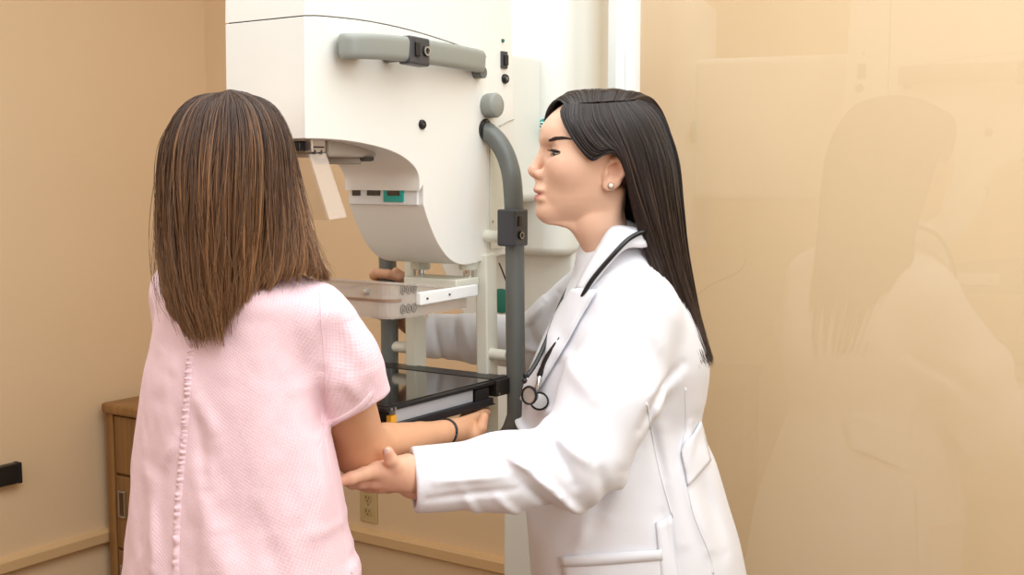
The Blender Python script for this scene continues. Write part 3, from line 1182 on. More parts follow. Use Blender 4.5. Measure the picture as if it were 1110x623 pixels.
def guide_shell(guides, centre, inset, pts=26, sub=5):
    """the dense under-layer of hair beneath the strands"""
    G = np.stack([catmull(g, pts) for g in guides])
    G = np.stack([catmull(G[:, i], (len(G) - 1) * sub + 1) for i in range(pts)], 1)
    ctr = centre(G) if callable(centre) else np.asarray(centre, float)
    d = ctr - G
    d /= np.linalg.norm(d, axis=-1, keepdims=True) + 1e-9
    G = G + d * inset
    G = G[:, :int(pts * .9)]
    a, b = G.shape[:2]
    i, j = np.meshgrid(np.arange(a - 1), np.arange(b - 1), indexing='ij')
    F = np.stack([i * b + j, i * b + j + 1, (i + 1) * b + j + 1, (i + 1) * b + j], -1).reshape(-1, 4)
    return G.reshape(-1, 3), F
# ------------------------------------------------------------------ people: shared head
M_skin = mat('skin', (226, 176, 146), .45, spec=.35, attr='col', noise=.03, nscale=40, bump=.06, bscale=260, sss=.12)


def head_sdf(p):
    """local head: x forward, y to the person's left, z up; metres; origin between the ears"""
    q = p.copy()
    q[:, 1] = np.abs(q[:, 1])
    x, y, z = q[:, 0], q[:, 1], q[:, 2]
    cran = ell(q, (-.014, 0, .034), (.097, .074, .076))
    zt = np.array([-.113, -.104, -.094, -.084, -.072, -.058, -.044, -.03, -.012, .005, .02, .034, .05, .07])
    fe = np.array([.080, .0875, .0895, .0875, .0885, .0895, .0885, .086, .0835, .0815, .0815, .0835, .083, .076])
    wd = np.array([.020, .031, .041, .0485, .0545, .059, .0625, .065, .0665, .068, .069, .0695, .069, .062])
    zi = np.linspace(-.113, .07, 90)
    def sm(a):
        a = np.interp(zi, zt, a)
        kk = np.array([1, 2, 3, 2, 1.]) / 9
        return np.convolve(np.pad(a, 2, mode='edge'), kk, 'valid')
    Fe, W = np.interp(z, zi, sm(fe)), np.interp(z, zi, sm(wd))
    xm = -.012
    e = 2.25
    fx = np.where(x > xm, (x - xm) / (Fe - xm), 0)
    s = ((y / W) ** e + fx ** e) ** (1 / e)
    face = (s - 1) * .052
    face = smax(face, -(x + .032), .02)
    face = smax(face, z - .066, .03)
    # underside of the jaw, from chin to jaw angle
    nx, nz = .25, -1.0
    l = math.hypot(nx, nz)
    under = ((x - .086) * nx + (z + .1145) * nz) / l
    face = smax(face, under, .016)
    d = smin(cran, face, .022)
    d = smin(d, sph(q, (.0735, 0, -.0955), .0205), .014)                       # chin
    d = smin(d, ell(q, (.044, .042, -.018), (.026, .020, .022)), .03)          # cheek
    d = smin(d, cone(q, (.0790, .011, .0285), (.052, .050, .030), .0055, .0045), .012)   # brow ridge
    d = smax(d, -ell(q, (.0865, .034, .0105), (.0190, .0205, .0115)), .014)      # eye socket
    lid = sph(q, (.0545, .0345, .009), .0182)
    d = smin(d, lid, .004)
    slit = ell(q, (.0665, .0400, .0056), (.0175, .0205, .0056))
    d = smax(d, -slit, .0015)
    nose = cone(q, (.0790, 0, .016), (.0995, 0, -.0195), .0058, .0078)
    nose = smin(nose, sph(q, (.1018, 0, -.0245), .0090), .006)
    nose = smin(nose, ell(q, (.0905, .0116, -.0302), (.0098, .0060, .0072)), .0025)
    nose = smin(nose, cone(q, (.099, 0, -.030), (.088, 0, -.0405), .0065, .0060), .005)
    d = smin(d, nose, .009)
    d = smax(d, -ell(q, (.0945, .0068, -.0385), (.0058, .0030, .0040)), .002)
    d = smin(d, ell(q, (.0885, 0, -.0490), (.0075, .009, .0095)), .008)
    up = ell(q, (.0885, 0, -.0575), (.0118, .0262, .0072))
    lo = ell(q, (.0875, 0, -.0730), (.0116, .0240, .0078))
    d = smin(d, up, .008)
    d = smin(d, lo, .008)
    d = smax(d, -ell(q, (.1010, 0, -.0652), (.0098, .0275, .0010)), .003)
    # ear
    ec = np.array([-.0300, .0710, -.0275])
    c_, s_ = math.cos(.18), math.sin(.18)
    rel = q - ec
    ex = rel[:, 0] * c_ + rel[:, 2] * s_
    ez = -rel[:, 0] * s_ + rel[:, 2] * c_
    er = np.stack([ex, rel[:, 1] + ex * .35, ez], 1)
    ear = ell(er, (0, 0, 0), (.0180, .0068, .0300))
    ear = smax(ear, -ell(er, (.001, .0080, .003), (.0112, .0085, .0205)), .002)
    ear = smin(ear, chain(er, [(.014, .003, .006), (.006, .006, .020), (-.004, .0065, .026), (-.013, .005, .016), (-.0145, .004, .0), (-.010, .0035, -.012)], [.0030] * 6), .002)
    ear = smin(ear, ell(er, (.004, .001, -.0245), (.0095, .0052, .0085)), .003)
    ear = smin(ear, ell(er, (.0125, .003, -.004), (.0045, .0036, .0068)), .003)
    d = smin(d, ear, .004)
    return d


def head_colour(L):
    """skin tones of the head in local coordinates"""
    base = lin(234, 190, 162)
    c = np.tile(base, (len(L), 1))
    y = np.abs(L[:, 1])

    def blend(c, w, col):
        return c * (1 - w[:, None]) + col * w[:, None]
    w = np.exp(-(((L[:, 0] - .07) / .03) ** 2 + ((y - .047) / .018) ** 2 + ((L[:, 2] + .020) / .018) ** 2)) * .22
    c = blend(c, w, lin(224, 150, 122))
    inl = np.clip(1.4 - np.sqrt(((y) / .0270) ** 2 + ((L[:, 2] + .0655) / np.where(L[:, 2] > -.0655, .0125, .0150)) ** 2) * 1.4, 0, 1) * np.clip((L[:, 0] - .068) / .006, 0, 1)
    c = blend(c, np.clip(inl * 2.2, 0, .9), lin(206, 126, 114))
    w = np.exp(-(((L[:, 2] - .0175) / .0055) ** 2 + ((y - .034) / .019) ** 2)) * (L[:, 0] > .045) * .5
    c = blend(c, w, lin(176, 122, 98))
    w = np.exp(-(((L[:, 0] - .1) / .012) ** 2 + (y / .012) ** 2 + ((L[:, 2] + .026) / .012) ** 2)) * .25
    c = blend(c, w, lin(224, 150, 126))
    w = np.exp(-(((L[:, 0] + .030) / .02) ** 2 + ((L[:, 2] + .0275) / .03) ** 2)) * (y > .066) * .3
    c = blend(c, w, lin(224, 146, 120))
    return c


def hand_sdf(p, palm, fingers, k=.006):
    """palm = capsule list [(a, b, ra, rb)], fingers = list of (points, radii)"""
    d = None
    for a, b, ra, rb in palm:
        c = cone(p, a, b, ra, rb)
        d = c if d is None else smin(d, c, .008)
    for pts, rad in fingers:
        c = chain(p, pts, rad, .003)
        d = smin(d, c, k)
    return d


# ================================================================== the woman in the white coat
DH = vf(640, 170, 2.10)                                  # head centre, camera-heading frame
DYAW = math.radians(4)
DF = np.array([-math.cos(DYAW), -math.sin(DYAW), 0])     # her forward
DL = np.array([math.sin(DYAW), -math.cos(DYAW), 0])      # her left (towards the camera)


def d_loc(p):
    r = p - DH
    return np.stack([r @ DF, r @ DL, r[:, 2]], 1)


def d_glob(L):
    L = np.asarray(L, float)
    return DH + L[..., 0:1] * DF + L[..., 1:2] * DL + L[..., 2:3] * UPZ


def PX(*a):
    return vf(*a)


def d_head(p):
    L = d_loc(p)
    d = head_sdf(L)
    q = L.copy()
    q[:, 1] = np.abs(q[:, 1])
    nk = chain(L, [(-.020, 0, -.045), (-.014, 0, -.115), (-.043, 0, -.175), (-.085, 0, -.26)], [.045, .0455, .0465, .050], .01)
    nk = smin(nk, cone(q, (-.045, .045, -.06), (-.012, .014, -.195), .010, .009), .018)
    return smin(d, nk, .013)


# torso rows: (y, left edge, right edge, half breadth across the shoulders)
rows = [(262, 648, 700, .060), (280, 632, 716, .105), (305, 618, 733, .150), (330, 606, 748, .168), (360, 592, 761, .172), (390, 580, 768, .168),
        (425, 568, 765, .158), (455, 565, 758, .150), (500, 566, 775, .160), (550, 569, 790, .176), (600, 574, 803, .186), (640, 577, 810, .19), (760, 584, 822, .20)]
tz = [vf(680, y, 2.13)[2] for y, *_ in rows]
tcx = [(vf(a, y, 2.13)[0] + vf(b, y, 2.13)[0]) / 2 for y, a, b, w in rows]
trx = [(vf(b, y, 2.13)[0] - vf(a, y, 2.13)[0]) / 2 for y, a, b, w in rows]
tcy = [2.125 if y < 400 else 2.13 for y, *_ in rows]
tw = [w for *_, w in rows]

A_S, A_M, A_E, A_F, A_C = PX(693, 345, 1.995), PX(664, 425, 1.95), PX(628, 503, 1.905), PX(545, 512, 1.875), PX(449, 520, 1.845)
B_S, B_E, B_F, B_C = PX(655, 315, 2.27), PX(583, 372, 2.415), PX(520, 367, 2.455), PX(464, 364, 2.468)


def seg2(p, a, b):
    """distance in the plane across the view (right, up) to a traced crease"""
    P = p[:, [0, 2]]
    a = a[[0, 2]]; b = b[[0, 2]]
    d = b - a
    t = np.clip(((P - a) @ d) / (d @ d), 0, 1)
    return np.sqrt(((P - a - t[:, None] * d) ** 2).sum(1)), t


FOLDS = [  # traced folds: pixels, depth used, width, height (negative = crease), far limit
    ((552, 474), (572, 487), .010, .010), ((572, 487), (604, 519), .011, .011), ((604, 519), (628, 545), .012, .010),
    ((562, 497), (598, 536), .010, -.007), ((598, 462), (618, 505), .012, -.008), ((590, 452), (640, 486), .016, .008),
    ((640, 470), (652, 528), .014, -.006), ((480, 497), (545, 493), .010, .005), ((470, 515), (560, 507), .008, -.004), ((505, 505), (522, 545), .010, .004),
    ((540, 515), (565, 545), .010, .005), ((606, 380), (640, 420), .018, .006), ((622, 352), (606, 396), .012, -.005),
    ((714, 420), (690, 456), .012, -.007), ((716, 408), (696, 428), .014, .003), ((742, 398), (704, 428), .012, -.005), ((745, 410), (712, 438), .014, .002),
    ((690, 330), (712, 372), .015, .004), ((700, 440), (722, 520), .012, -.004), ((722, 470), (742, 590), .016, .005),
    ((690, 500), (660, 560), .022, .006), ((668, 500), (640, 570), .020, -.006), ((640, 560), (625, 600), .016, .005),
    ((756, 470), (748, 512), .010, .006), ((744, 520), (772, 600), .016, .006), ((766, 520), (792, 610), .016, -.005), ((718, 560), (735, 623), .014, -.004),
    ((588, 320), (572, 345), .010, .006), ((604, 312), (590, 352), .010, -.006), ((470, 350), (478, 392), .009, -.005), ((500, 346), (512, 394), .012, .005), ((492, 352), (498, 385), .008, -.004),
    ((575, 350), (590, 396), .012, -.006), ((566, 372), (592, 376), .010, .005),
]
FOLDW = [(vf(*a, 2.0), vf(*b, 2.0), w, h) if a[1] > 0 else None for a, b, w, h in FOLDS]
FARF = set(range(27, 34))


def d_coat(p):
    t = ring_sdf(p, tz, tcx, tcy, trx, tw, 2.25)
    near = chain(p, [A_S, A_M, A_E], [.072, .080, .074], .03)
    fore = chain(p, [A_E, A_F, A_C], [.070, .060, .0535], .03)
    arm = smin(near, fore, .02)
    far = smin(chain(p, [B_S, B_E], [.075, .062], .03), chain(p, [B_E, B_F, B_C], [.062, .050, .046], .02), .02)
    d = smin(smin(t, arm, .022), far, .022)
    # collarbone slope to the neck
    d = smin(d, cone(p, PX(668, 275, 2.115), A_S + np.array([-.01, .02, .02]), .060, .06), .03)
    d = smin(d, cone(p, PX(660, 278, 2.13), B_S + np.array([.0, -.02, .0]), .058, .06), .03)
    # folds
    f = np.zeros(len(p))
    close = d < .03
    if close.any():
        P = p[close]
        g = np.zeros(len(P))
        for i, (a, b, w, h) in enumerate(FOLDW):
            if i in FARF:
                s = 2.41 / 2.0
                aa, bb = np.array([a[0] * s, 0, CAMZ + (a[2] - CAMZ) * s]), np.array([b[0] * s, 0, CAMZ + (b[2] - CAMZ) * s])
                mask = P[:, 1] > 2.2
            else:
                s = 1.95 / 2.0
                aa, bb = np.array([a[0] * s, 0, CAMZ + (a[2] - CAMZ) * s]), np.array([b[0] * s, 0, CAMZ + (b[2] - CAMZ) * s])
                mask = P[:, 1] < 2.12
            dd, t_ = seg2(P, aa, bb)
            g += np.where(mask, 1.45 * h * np.exp(-(dd / (.8 * w)) ** 2) * (.35 + .65 * np.sin(np.pi * np.clip(t_, .05, .95))), 0)
        g += .0032 * noise3(P * np.array([9, 9, 6.]), 3) + .0012 * noise3(P * np.array([22, 22, 14.]), 5)
        # diagonal drag lines
        u = P @ np.array([.6, .3, .74])
        v = P @ np.array([.74, .2, -.64])
        g += .0022 * noise3(np.stack([u * 26, v * 7, P[:, 1] * 6], 1), 9)
        f[close] = g
    d = d - f
    # sleeve mouths are open
    ax = A_C - A_F
    ax = ax / np.linalg.norm(ax)
    s = (p - A_C) @ ax
    d = smax(d, s - .002, .004)
    hollow = cone(p, A_C - ax * .05, A_C + ax * .08, .041, .043)
    d = smax(d, -hollow, .003)
    ax = B_C - B_F
    ax = ax / np.linalg.norm(ax)
    far_end = (p - B_C) @ ax - .002
    d = np.where(ln(p - B_C) < .25, smax(d, far_end, .004), d)
    d = smax(d, -cone(p, B_C - ax * .04, B_C + ax * .06, .034, .036), .003)
    return d


# hands -------------------------------------------------------------
h_f = 1.83
HN_palm = [(PX(470, 517, 1.85), PX(440, 511, 1.84), .024, .023), (PX(442, 506, 1.84), PX(409, 508, 1.826), .0245, .0150), (PX(440, 512, 1.84), PX(408, 518, 1.835), .021, .0135),
           (PX(444, 514, 1.842), PX(416, 522, 1.845), .0235, .013), (PX(444, 516, 1.845), PX(422, 523, 1.862), .0225, .012)]
HN_f = [([PX(410, 507, 1.824), PX(396, 511, 1.806), PX(382, 515.5, 1.795), PX(371, 518.5, 1.79)], [.0125, .0108, .0100, .0080]),
        ([PX(408, 518, 1.836), PX(394, 520, 1.833), PX(383, 521, 1.842), PX(376, 518, 1.855)], [.0120, .0102, .0095, .0078]),
        ([PX(414, 524, 1.848), PX(400, 525, 1.866), PX(391, 522, 1.888), PX(386, 517, 1.90)], [.0112, .0098, .009, .0075]),
        ([PX(422, 525, 1.864), PX(411, 526, 1.888), PX(404, 523, 1.905), PX(400, 519, 1.915)], [.010, .0088, .008, .0068]),
        ([PX(442, 505, 1.84), PX(431, 502, 1.824), PX(425, 496, 1.815), PX(421.5, 487.5, 1.810)], [.018, .0124, .0106, .0088])]
_sh = np.array([0, -.014, 0])
HN_palm = [(a + _sh, b + _sh, ra, rb) for a, b, ra, rb in HN_palm]
HN_f = [([q + _sh for q in pts], rad) for pts, rad in HN_f]
# far hand wrapped round the far grab bar
HF_palm = [(PX(472, 365, 2.47), PX(446, 350, 2.452), .022, .022), (PX(446, 350, 2.445), PX(432, 308, 2.452), .020, .013), (PX(446, 350, 2.445), PX(431, 322, 2.455), .020, .013),
           (PX(446, 352, 2.445), PX(431, 336, 2.455), .019, .013), (PX(446, 353, 2.445), PX(432, 349, 2.452), .018, .011)]
HF_f = []
for i, y in enumerate((303, 317, 331, 345)):
    q = [.0105, .0110, .0104, .0092][i]
    HF_f.append(([PX(431, y, 2.452), PX(414, y - 3, 2.458), PX(406, y - 5, 2.436), PX(409, y - 7, 2.399), PX(421, y - 6, 2.383), PX(432 - 2 * i, y - 2, 2.386)],
                 [q * 1.08, q * 1.02, q, q * .96, q * .9, q * .78]))
HF_f.append(([PX(444, 330, 2.43), PX(440, 312, 2.405), PX(436, 300, 2.392), PX(429, 294, 2.386)], [.0145, .0112, .0100, .008]))


def arm_skin(p):
    return smin(chain(p, [A_S, A_E], [.045, .040], .02), chain(p, [A_E, A_C, PX(440, 512, 1.842)], [.038, .026, .023], .02), .02)


def build_doctor():
    base = v2w([vf(690, 600, 2.13)[0], 2.13, 0.0])
    # body: head and neck, hands, and the plain figure under the clothes
    V1, F1 = mesh_sdf(d_head, DH + np.array([-.14, -.14, -.22]), DH + np.array([.16, .14, .14]), .0017)
    c1 = head_colour(d_loc(V1))
    hn = lambda p: hand_sdf(p, HN_palm, HN_f)
    a = np.array([q for pts, _ in HN_f for q in pts] + [HN_palm[0][0]])
    V2, F2 = mesh_sdf(hn, a.min(0) - .035, a.max(0) + .035, .0016)
    hf = lambda p: hand_sdf(p, HF_palm, HF_f, .003)
    a = np.array([q for pts, _ in HF_f for q in pts] + [HF_palm[0][0]])
    V3, F3 = mesh_sdf(hf, a.min(0) - .035, a.max(0) + .035, .0019)
    hipf = vf(690, 560, 2.13)

    def under(p):
        t = chain(p, [PX(690, 318, 2.12), PX(680, 380, 2.125), PX(672, 470, 2.13), PX(690, 560, 2.13)], [.06, .085, .085, .12], .05)
        ar = arm_skin(p)
        fa = chain(p, [B_S, B_E, B_C], [.04, .036, .024], .02)
        lg = None
        for s in (-1, 1):
            hp_ = np.array([hipf[0], 2.13 + s * .085, hipf[2] - .03])
            c = chain(p, [hp_, [hp_[0] + .01, hp_[1], .47], [hp_[0] + .03, hp_[1], .085]], [.085, .055, .04], .02)
            c = smin(c, cone(p, [hp_[0] + .05, hp_[1], .035], [hp_[0] - .14, hp_[1] + s * .01, .028], .034, .028), .03)
            lg = c if lg is None else smin(lg, c, .01)
        return smin(smin(smin(t, ar, .03), fa, .03), lg, .04)
    V4, F4 = mesh_sdf(under, (-.25, 1.75, 0.0), (.55, 2.55, 1.40), .012)
    V4[:, 2] = np.maximum(V4[:, 2], 0.001)
    V, F = join_parts([(V1, F1), (V2, F2), (V3, F3), (V4, F4)])
    skin = lin(230, 182, 152)
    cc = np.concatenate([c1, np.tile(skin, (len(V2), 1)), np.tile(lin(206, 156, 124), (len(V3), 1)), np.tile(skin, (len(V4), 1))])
    # knuckles and finger ends a touch pinker
    o = len(V1)
    for pts, _ in HN_f:
        for j in (0, 3):
            w = np.exp(-(ln(V2 - pts[j]) / .013) ** 2) * .35
            cc[o:o + len(V2)] = cc[o:o + len(V2)] * (1 - w[:, None]) + lin(226, 148, 122) * w[:, None]
    body = fast_mesh('person', v2w(V), F, M_skin, None, cc)
    recenter(body, base)
    body['label'] = 'woman in a white lab coat with long dark hair reaching toward the machine'
    body['category'] = 'person'
    # coat
    V, F = mesh_sdf(d_coat, (-.30, 1.72, .70), (.60, 2.56, 1.42), .0042)
    M_coat = mat('coat_cotton', (238, 238, 243), .75, spec=.2, bump=.10, bscale=420, sheen=.15)
    coat = fast_mesh('lab_coat', v2w(V), F, M_coat, body)
    bv = bvh_of(coat)
    # collar, lapel, pocket, belt, seams
    def strip(nm, pa, pb, off, nu=24, nv=5, th=.0026, bump=None, fb=2.05):
        V, F = strip_on(bv, pa, pb, off, nu, nv, bump, fb)
        return cloth_strip(nm, V, F, M_coat, coat, th)
    CE = [PX(712, 244, 2.09), PX(690, 247, 2.045), PX(664, 246, 2.028), PX(648, 268, 2.026), PX(634, 292, 2.026), PX(624, 313, 2.025)]
    CO = [PX(722, 262, 2.055), PX(700, 268, 2.012), PX(678, 270, 2.000), PX(660, 288, 1.998), PX(647, 304, 2.002), PX(636, 318, 2.010)]
    n = 26
    A, B = catmull(CE, n), catmull(CO, n)
    V = []
    for i in range(n):
        for j in range(6):
            t = j / 5
            q = A[i] * (1 - t) + B[i] * t + np.array([0, -.010 * math.sin(PI * t), .004 * math.sin(PI * t)])
            V.append(q)
    F = [(i * 6 + j, i * 6 + j + 1, (i + 1) * 6 + j + 1, (i + 1) * 6 + j) for i in range(n - 1) for j in range(5)]
    cloth_strip('collar', v2w(np.array(V)), F, M_coat, coat, .003)
    V2 = np.array(V); V2[:, 1] = 2 * 2.115 - V2[:, 1]
    cloth_strip('collar', v2w(V2), F, M_coat, coat, .003)
    # stand of the collar inside, round the neck
    cs = catmull([PX(664, 250, 2.03), PX(690, 249, 2.05), PX(712, 248, 2.115), PX(692, 250, 2.185), PX(664, 252, 2.20)], 24)
    Vs = np.concatenate([cs, cs + np.array([0, 0, -.045])])
    Fs = [(i, i + 1, 24 + i + 1, 24 + i) for i in range(23)]
    cloth_strip('collar_stand', v2w(Vs), Fs, M_coat, coat, .003)
    strip('lapel', [(622, 315), (608, 337), (596, 360), (583, 390), (574, 412), (569, 432)], [(650, 316), (632, 346), (618, 372), (602, 398), (588, 420), (573, 436)], .007, 24, 6,
          bump=lambda s, t: .006 * math.sin(PI * min(t * 1.15, 1)) * (1 - .4 * s))
    def rect(nm, a, b, c, d, off, th=.0022, nu=16, nv=12):
        V = []
        for i in range(nu):
            for j in range(nv):
                s, t = i / (nu - 1), j / (nv - 1)
                p = (np.array(a) * (1 - s) + np.array(b) * s) * (1 - t) + (np.array(d) * (1 - s) + np.array(c) * s) * t
                V.append(on_surf(bv, p[0], p[1], off, 2.0))
        F = [(i * nv + j, i * nv + j + 1, (i + 1) * nv + j + 1, (i + 1) * nv + j) for i in range(nu - 1) for j in range(nv - 1)]
        return cloth_strip(nm, np.array(V), F, M_coat, coat, th)
    pk = rect('pocket', (610, 602), (716, 595), (722, 690), (616, 694), .0040, .003)
    V, F = strip_on(bv, [(610, 602), (640, 601), (680, 598), (716, 595)], [(610, 613), (640, 612), (680, 609), (717, 606)], .0062, 18, 3)
    pk2 = cloth_strip('pocket_hem', V, F, M_coat, pk, .0022)
    rect('side_vent', (710, 566), (728, 558), (742, 700), (724, 700), .0042, .003, 5, 16)
    rect('back_belt', (738, 489), (757, 456), (768, 500), (744, 527), .0050, .003, 10, 10)
    for pth in ([(700, 436), (706, 470), (714, 510), (728, 560)], [(742, 420), (742, 460), (738, 492)], [(744, 527), (752, 560), (768, 600), (772, 622)]):
        V, F = strip_on(bv, pth, [(x + 2.0, y) for x, y in pth], .0004, 26, 2)
        cloth_strip('seam', V, F, M_coat, coat, .0010)
    # cuff edge hem
    ax = (A_C - A_F) / np.linalg.norm(A_C - A_F)
    # trousers below the coat
    def tr(p):
        lg = None
        for s in (-1, 1):
            hp_ = np.array([hipf[0] - .03, 2.13 + s * .085, hipf[2] - .08])
            c = chain(p, [hp_, [hp_[0] + .005, hp_[1], .47], [hp_[0] + .02, hp_[1], .06]], [.085, .068, .06], .02)
            lg = c if lg is None else smin(lg, c, .02)
        return smax(lg, .045 - p[:, 2], .004)
    V, F = mesh_sdf(tr, (0, 1.9, .03), (.5, 2.4, 1.0), .012)
    fast_mesh('trousers', v2w(V), F, mat('trouser_cloth', (74, 66, 84), .8, bump=.1, bscale=300), body)
    # eyes, brows, lashes
    M_eye = mat('eye_white', (226, 220, 214), .15, coat=.5)
    M_iris = mat('iris_brown', (44, 26, 18), .12, coat=.8)
    M_lash = mat('lash_black', (24, 16, 14), .6)
    for s in (1, -1):
        ec = np.array([.0545, s * .0345, .009])
        look = np.array([.95, s * .16, -.22]); look /= np.linalg.norm(look)
        c = v2w(d_glob(ec[None]))[0]
        ax = v2w((look[0] * DF + look[1] * DL + look[2] * UPZ)[None])[0]
        ey = lathe('eye', [(.0166 * math.sin(t), .0166 * math.cos(t)) for t in np.linspace(.002, PI - .002, 24)], c, ax, M_eye, body, 32)
        lathe('iris', [(.0001, .01735), (.003, .0171), (.0062, .0156), (.0065, .0148)], c, ax, M_iris, ey, 28)
        # upper lash band and brow follow the face
        def strand_patch(nm, pts, rad, m):
            q = d_glob(np.array(pts))
            return tube(nm, v2w(catmull(q, 22)), rad, m, body, 8)
        la = []
        for t in np.linspace(0, 1, 7):
            yy = .0205 + t * .0318
            xx = .0545 + math.sqrt(max(.0189 ** 2 - (yy - .0345) ** 2, .00002)) - .001 * max(0, t - .8) * 5
            la.append((xx - .0006, s * yy, .0103 + .0018 * math.sin(PI * t) - .0026 * t))
        strand_patch('eyelash', la, np.interp(np.linspace(0, 1, 22), [0, .5, .9, 1], [.0010, .0022, .0026, .0008]), M_lash)
        for t in np.linspace(.12, .98, 16):
            i = t * 6
            b0 = np.array(la[int(i)]) * (1 - i % 1) + np.array(la[min(int(i) + 1, 6)]) * (i % 1)
            out = np.array([.0092 * (1 - .5 * t), s * (.0015 + .005 * t * t), .001])
            tube('eyelash', v2w(catmull(d_glob(np.array([b0, b0 + out * .6 + np.array([0, 0, -.0016]), b0 + out + np.array([0, 0, .0004])])), 7)), np.linspace(.0007, .00025, 7), M_lash, body, 5)
        lo = [(x - .0004, y, z - .0066 + .0014 * abs(i - 3) / 3) for i, (x, y, z) in enumerate(la)]
        strand_patch('lower_lash_line', lo[1:], .00045, M_lash)
    mb_ = bvh_of(body)
    for s in (1, -1):
        bl = []
        for t in np.linspace(0, 1, 9):
            L = np.array([.0775 - .0365 * t, s * .12, .0265 + .0070 * math.sin(PI * (t * .62 + .06)) - .0035 * t])
            d0 = np.array([0, -s * 1.0, 0])
            o = v2w(d_glob(L[None]))[0]
            dr = v2w((d0[0] * DF + d0[1] * DL)[None])[0]
            hit = mb_.ray_cast(Vector(o), Vector(dr / np.linalg.norm(dr)))
            bl.append(np.array(hit[0]) if hit[0] is not None else o)
        bl = np.array(bl)
        Rr = np.random.default_rng(5)
        VV, FF, oo = [], [], 0
        fine = catmull(bl, 150)
        for i in range(0, 148):
            f_ = i / 148
            hgt = .0062 * np.interp(f_, [0, .15, .6, 1], [.7, 1, .8, .15])
            for k_ in range(3):
                b0 = fine[i] + UPZ * (Rr.uniform(-.5, .35)) * hgt
                d1 = (fine[min(i + 6, 149)] - fine[i]) * Rr.uniform(.6, 1.1) + UPZ * hgt * Rr.uniform(.05, .5) * (1 - f_)
                V_, F_ = tube_mesh(np.array([b0, b0 + d1 * .5 , b0 + d1]), [.0009, .0008, .0004], 4)
                VV.append(V_); FF += [tuple(x + oo for x in f) for f in F_]; oo += len(V_)
        o_ = mesh_vf('eyebrow', np.concatenate(VV), FF, mat('brow_brown', (52, 36, 30), .7) if 'brow_brown' not in MATS else MATS['brow_brown'], body)
    # earring: pearl stud
    e0 = v2w(d_glob(np.array([[-.0250, .0785, -.0500]])))[0]
    tw_ = v2w(DL[None])[0]
    er = lathe('earring', [(.0046 * math.sin(t), -.0046 * math.cos(t)) for t in np.linspace(.02, PI - .02, 16)], e0, tw_, mat('pearl', (238, 230, 214), .2, coat=.6), body, 22)
    lathe('setting', [(.0044, -.0022), (.0054, -.002), (.0056, -.001), (.0050, .0)], e0, tw_, mat('gold', (206, 166, 92), .25, metal=1), er, 20, cap=False)
    # thumb nail
    def nail(c, up_, nrm, w, l, name='fingernail'):
        c = np.asarray(c); up_ = up_ / np.linalg.norm(up_); nrm = nrm - up_ * (nrm @ up_); nrm /= np.linalg.norm(nrm)
        sd = np.cross(up_, nrm)
        V = []
        m_, k_ = 9, 7
        for i in range(m_):
            for j in range(k_):
                s, t = i / (m_ - 1) * 2 - 1, j / (k_ - 1) * 2 - 1
                ww = w * math.sqrt(max(0.08, 1 - abs(s) ** 3.2))
                V.append(c + up_ * l * s + sd * ww * t + nrm * (-(t * t) * w * .45 - (s * s) * .0008))
        F = [(i * k_ + j, i * k_ + j + 1, (i + 1) * k_ + j + 1, (i + 1) * k_ + j) for i in range(m_ - 1) for j in range(k_ - 1)]
        return cloth_strip(name, v2w(np.array(V)), F, MATS.get('nail') or mat('nail', (244, 206, 190), .22, coat=.4), body, .0006)
    t3, t2 = HN_f[4][0][3], HN_f[4][0][2]
    nail(t3 + np.array([.0012, -.0088, .0010]), t3 - t2, np.array([.15, -1, .15]), .0058, .0078)
    f_tip, f_prev = HN_f[0][0][3], HN_f[0][0][2]
    return body, coat, bv


doctor, d_coat_obj, d_bv = build_doctor()
# ------------------------------------------------------------------ hair of the woman in the coat
M_hair = mat('dark_hair', (50, 38, 34), .33, spec=.55, attr='col')


def guides_px(rows):
    return [np.array([vf(*p) for p in r]) for r in rows]


DHN = guides_px([
    [(612, 112, 2.045), (607, 122, 2.035), (614, 141, 2.024), (628, 162, 2.016), (641, 174, 2.014), (650, 169, 2.006), (664, 163.5, 2.002), (677, 172, 2.008), (684, 214, 2.02), (697, 262, 2.02), (718, 322, 2.0), (742, 392, 2.01)],
    [(628, 112, 2.043), (629, 130, 2.02), (640, 150, 2.008), (652, 161, 2.003), (667, 160, 2.002), (681, 178, 2.006), (689, 217, 2.014), (704, 264, 2.012), (726, 327, 2.0), (749, 396, 2.01)],
    [(645, 112, 2.040), (649, 130, 2.014), (661, 148, 2.003), (674, 166, 1.998), (683, 197, 2.002), (696, 237, 2.008), (713, 287, 2.01), (736, 347, 2.01), (757, 397, 2.015)],
    [(662, 111, 2.043), (671, 132, 2.012), (684, 165, 2.000), (697, 210, 2.002), (712, 262, 2.008), (734, 330, 2.015), (764, 397, 2.025)],
    [(676, 110, 2.048), (691, 132, 2.018), (706, 170, 2.010), (717, 220, 2.012), (728, 275, 2.02), (747, 337, 2.035), (770, 398, 2.045)],
    [(688, 109, 2.058), (708, 129, 2.043), (725, 172, 2.038), (733, 225, 2.040), (741, 280, 2.055), (756, 340, 2.065), (774, 398, 2.07)],
    [(691, 105, 2.09), (716, 121, 2.10), (736, 170, 2.105), (742, 225, 2.105), (748, 280, 2.11), (758, 340, 2.11), (775, 395, 2.10)]])
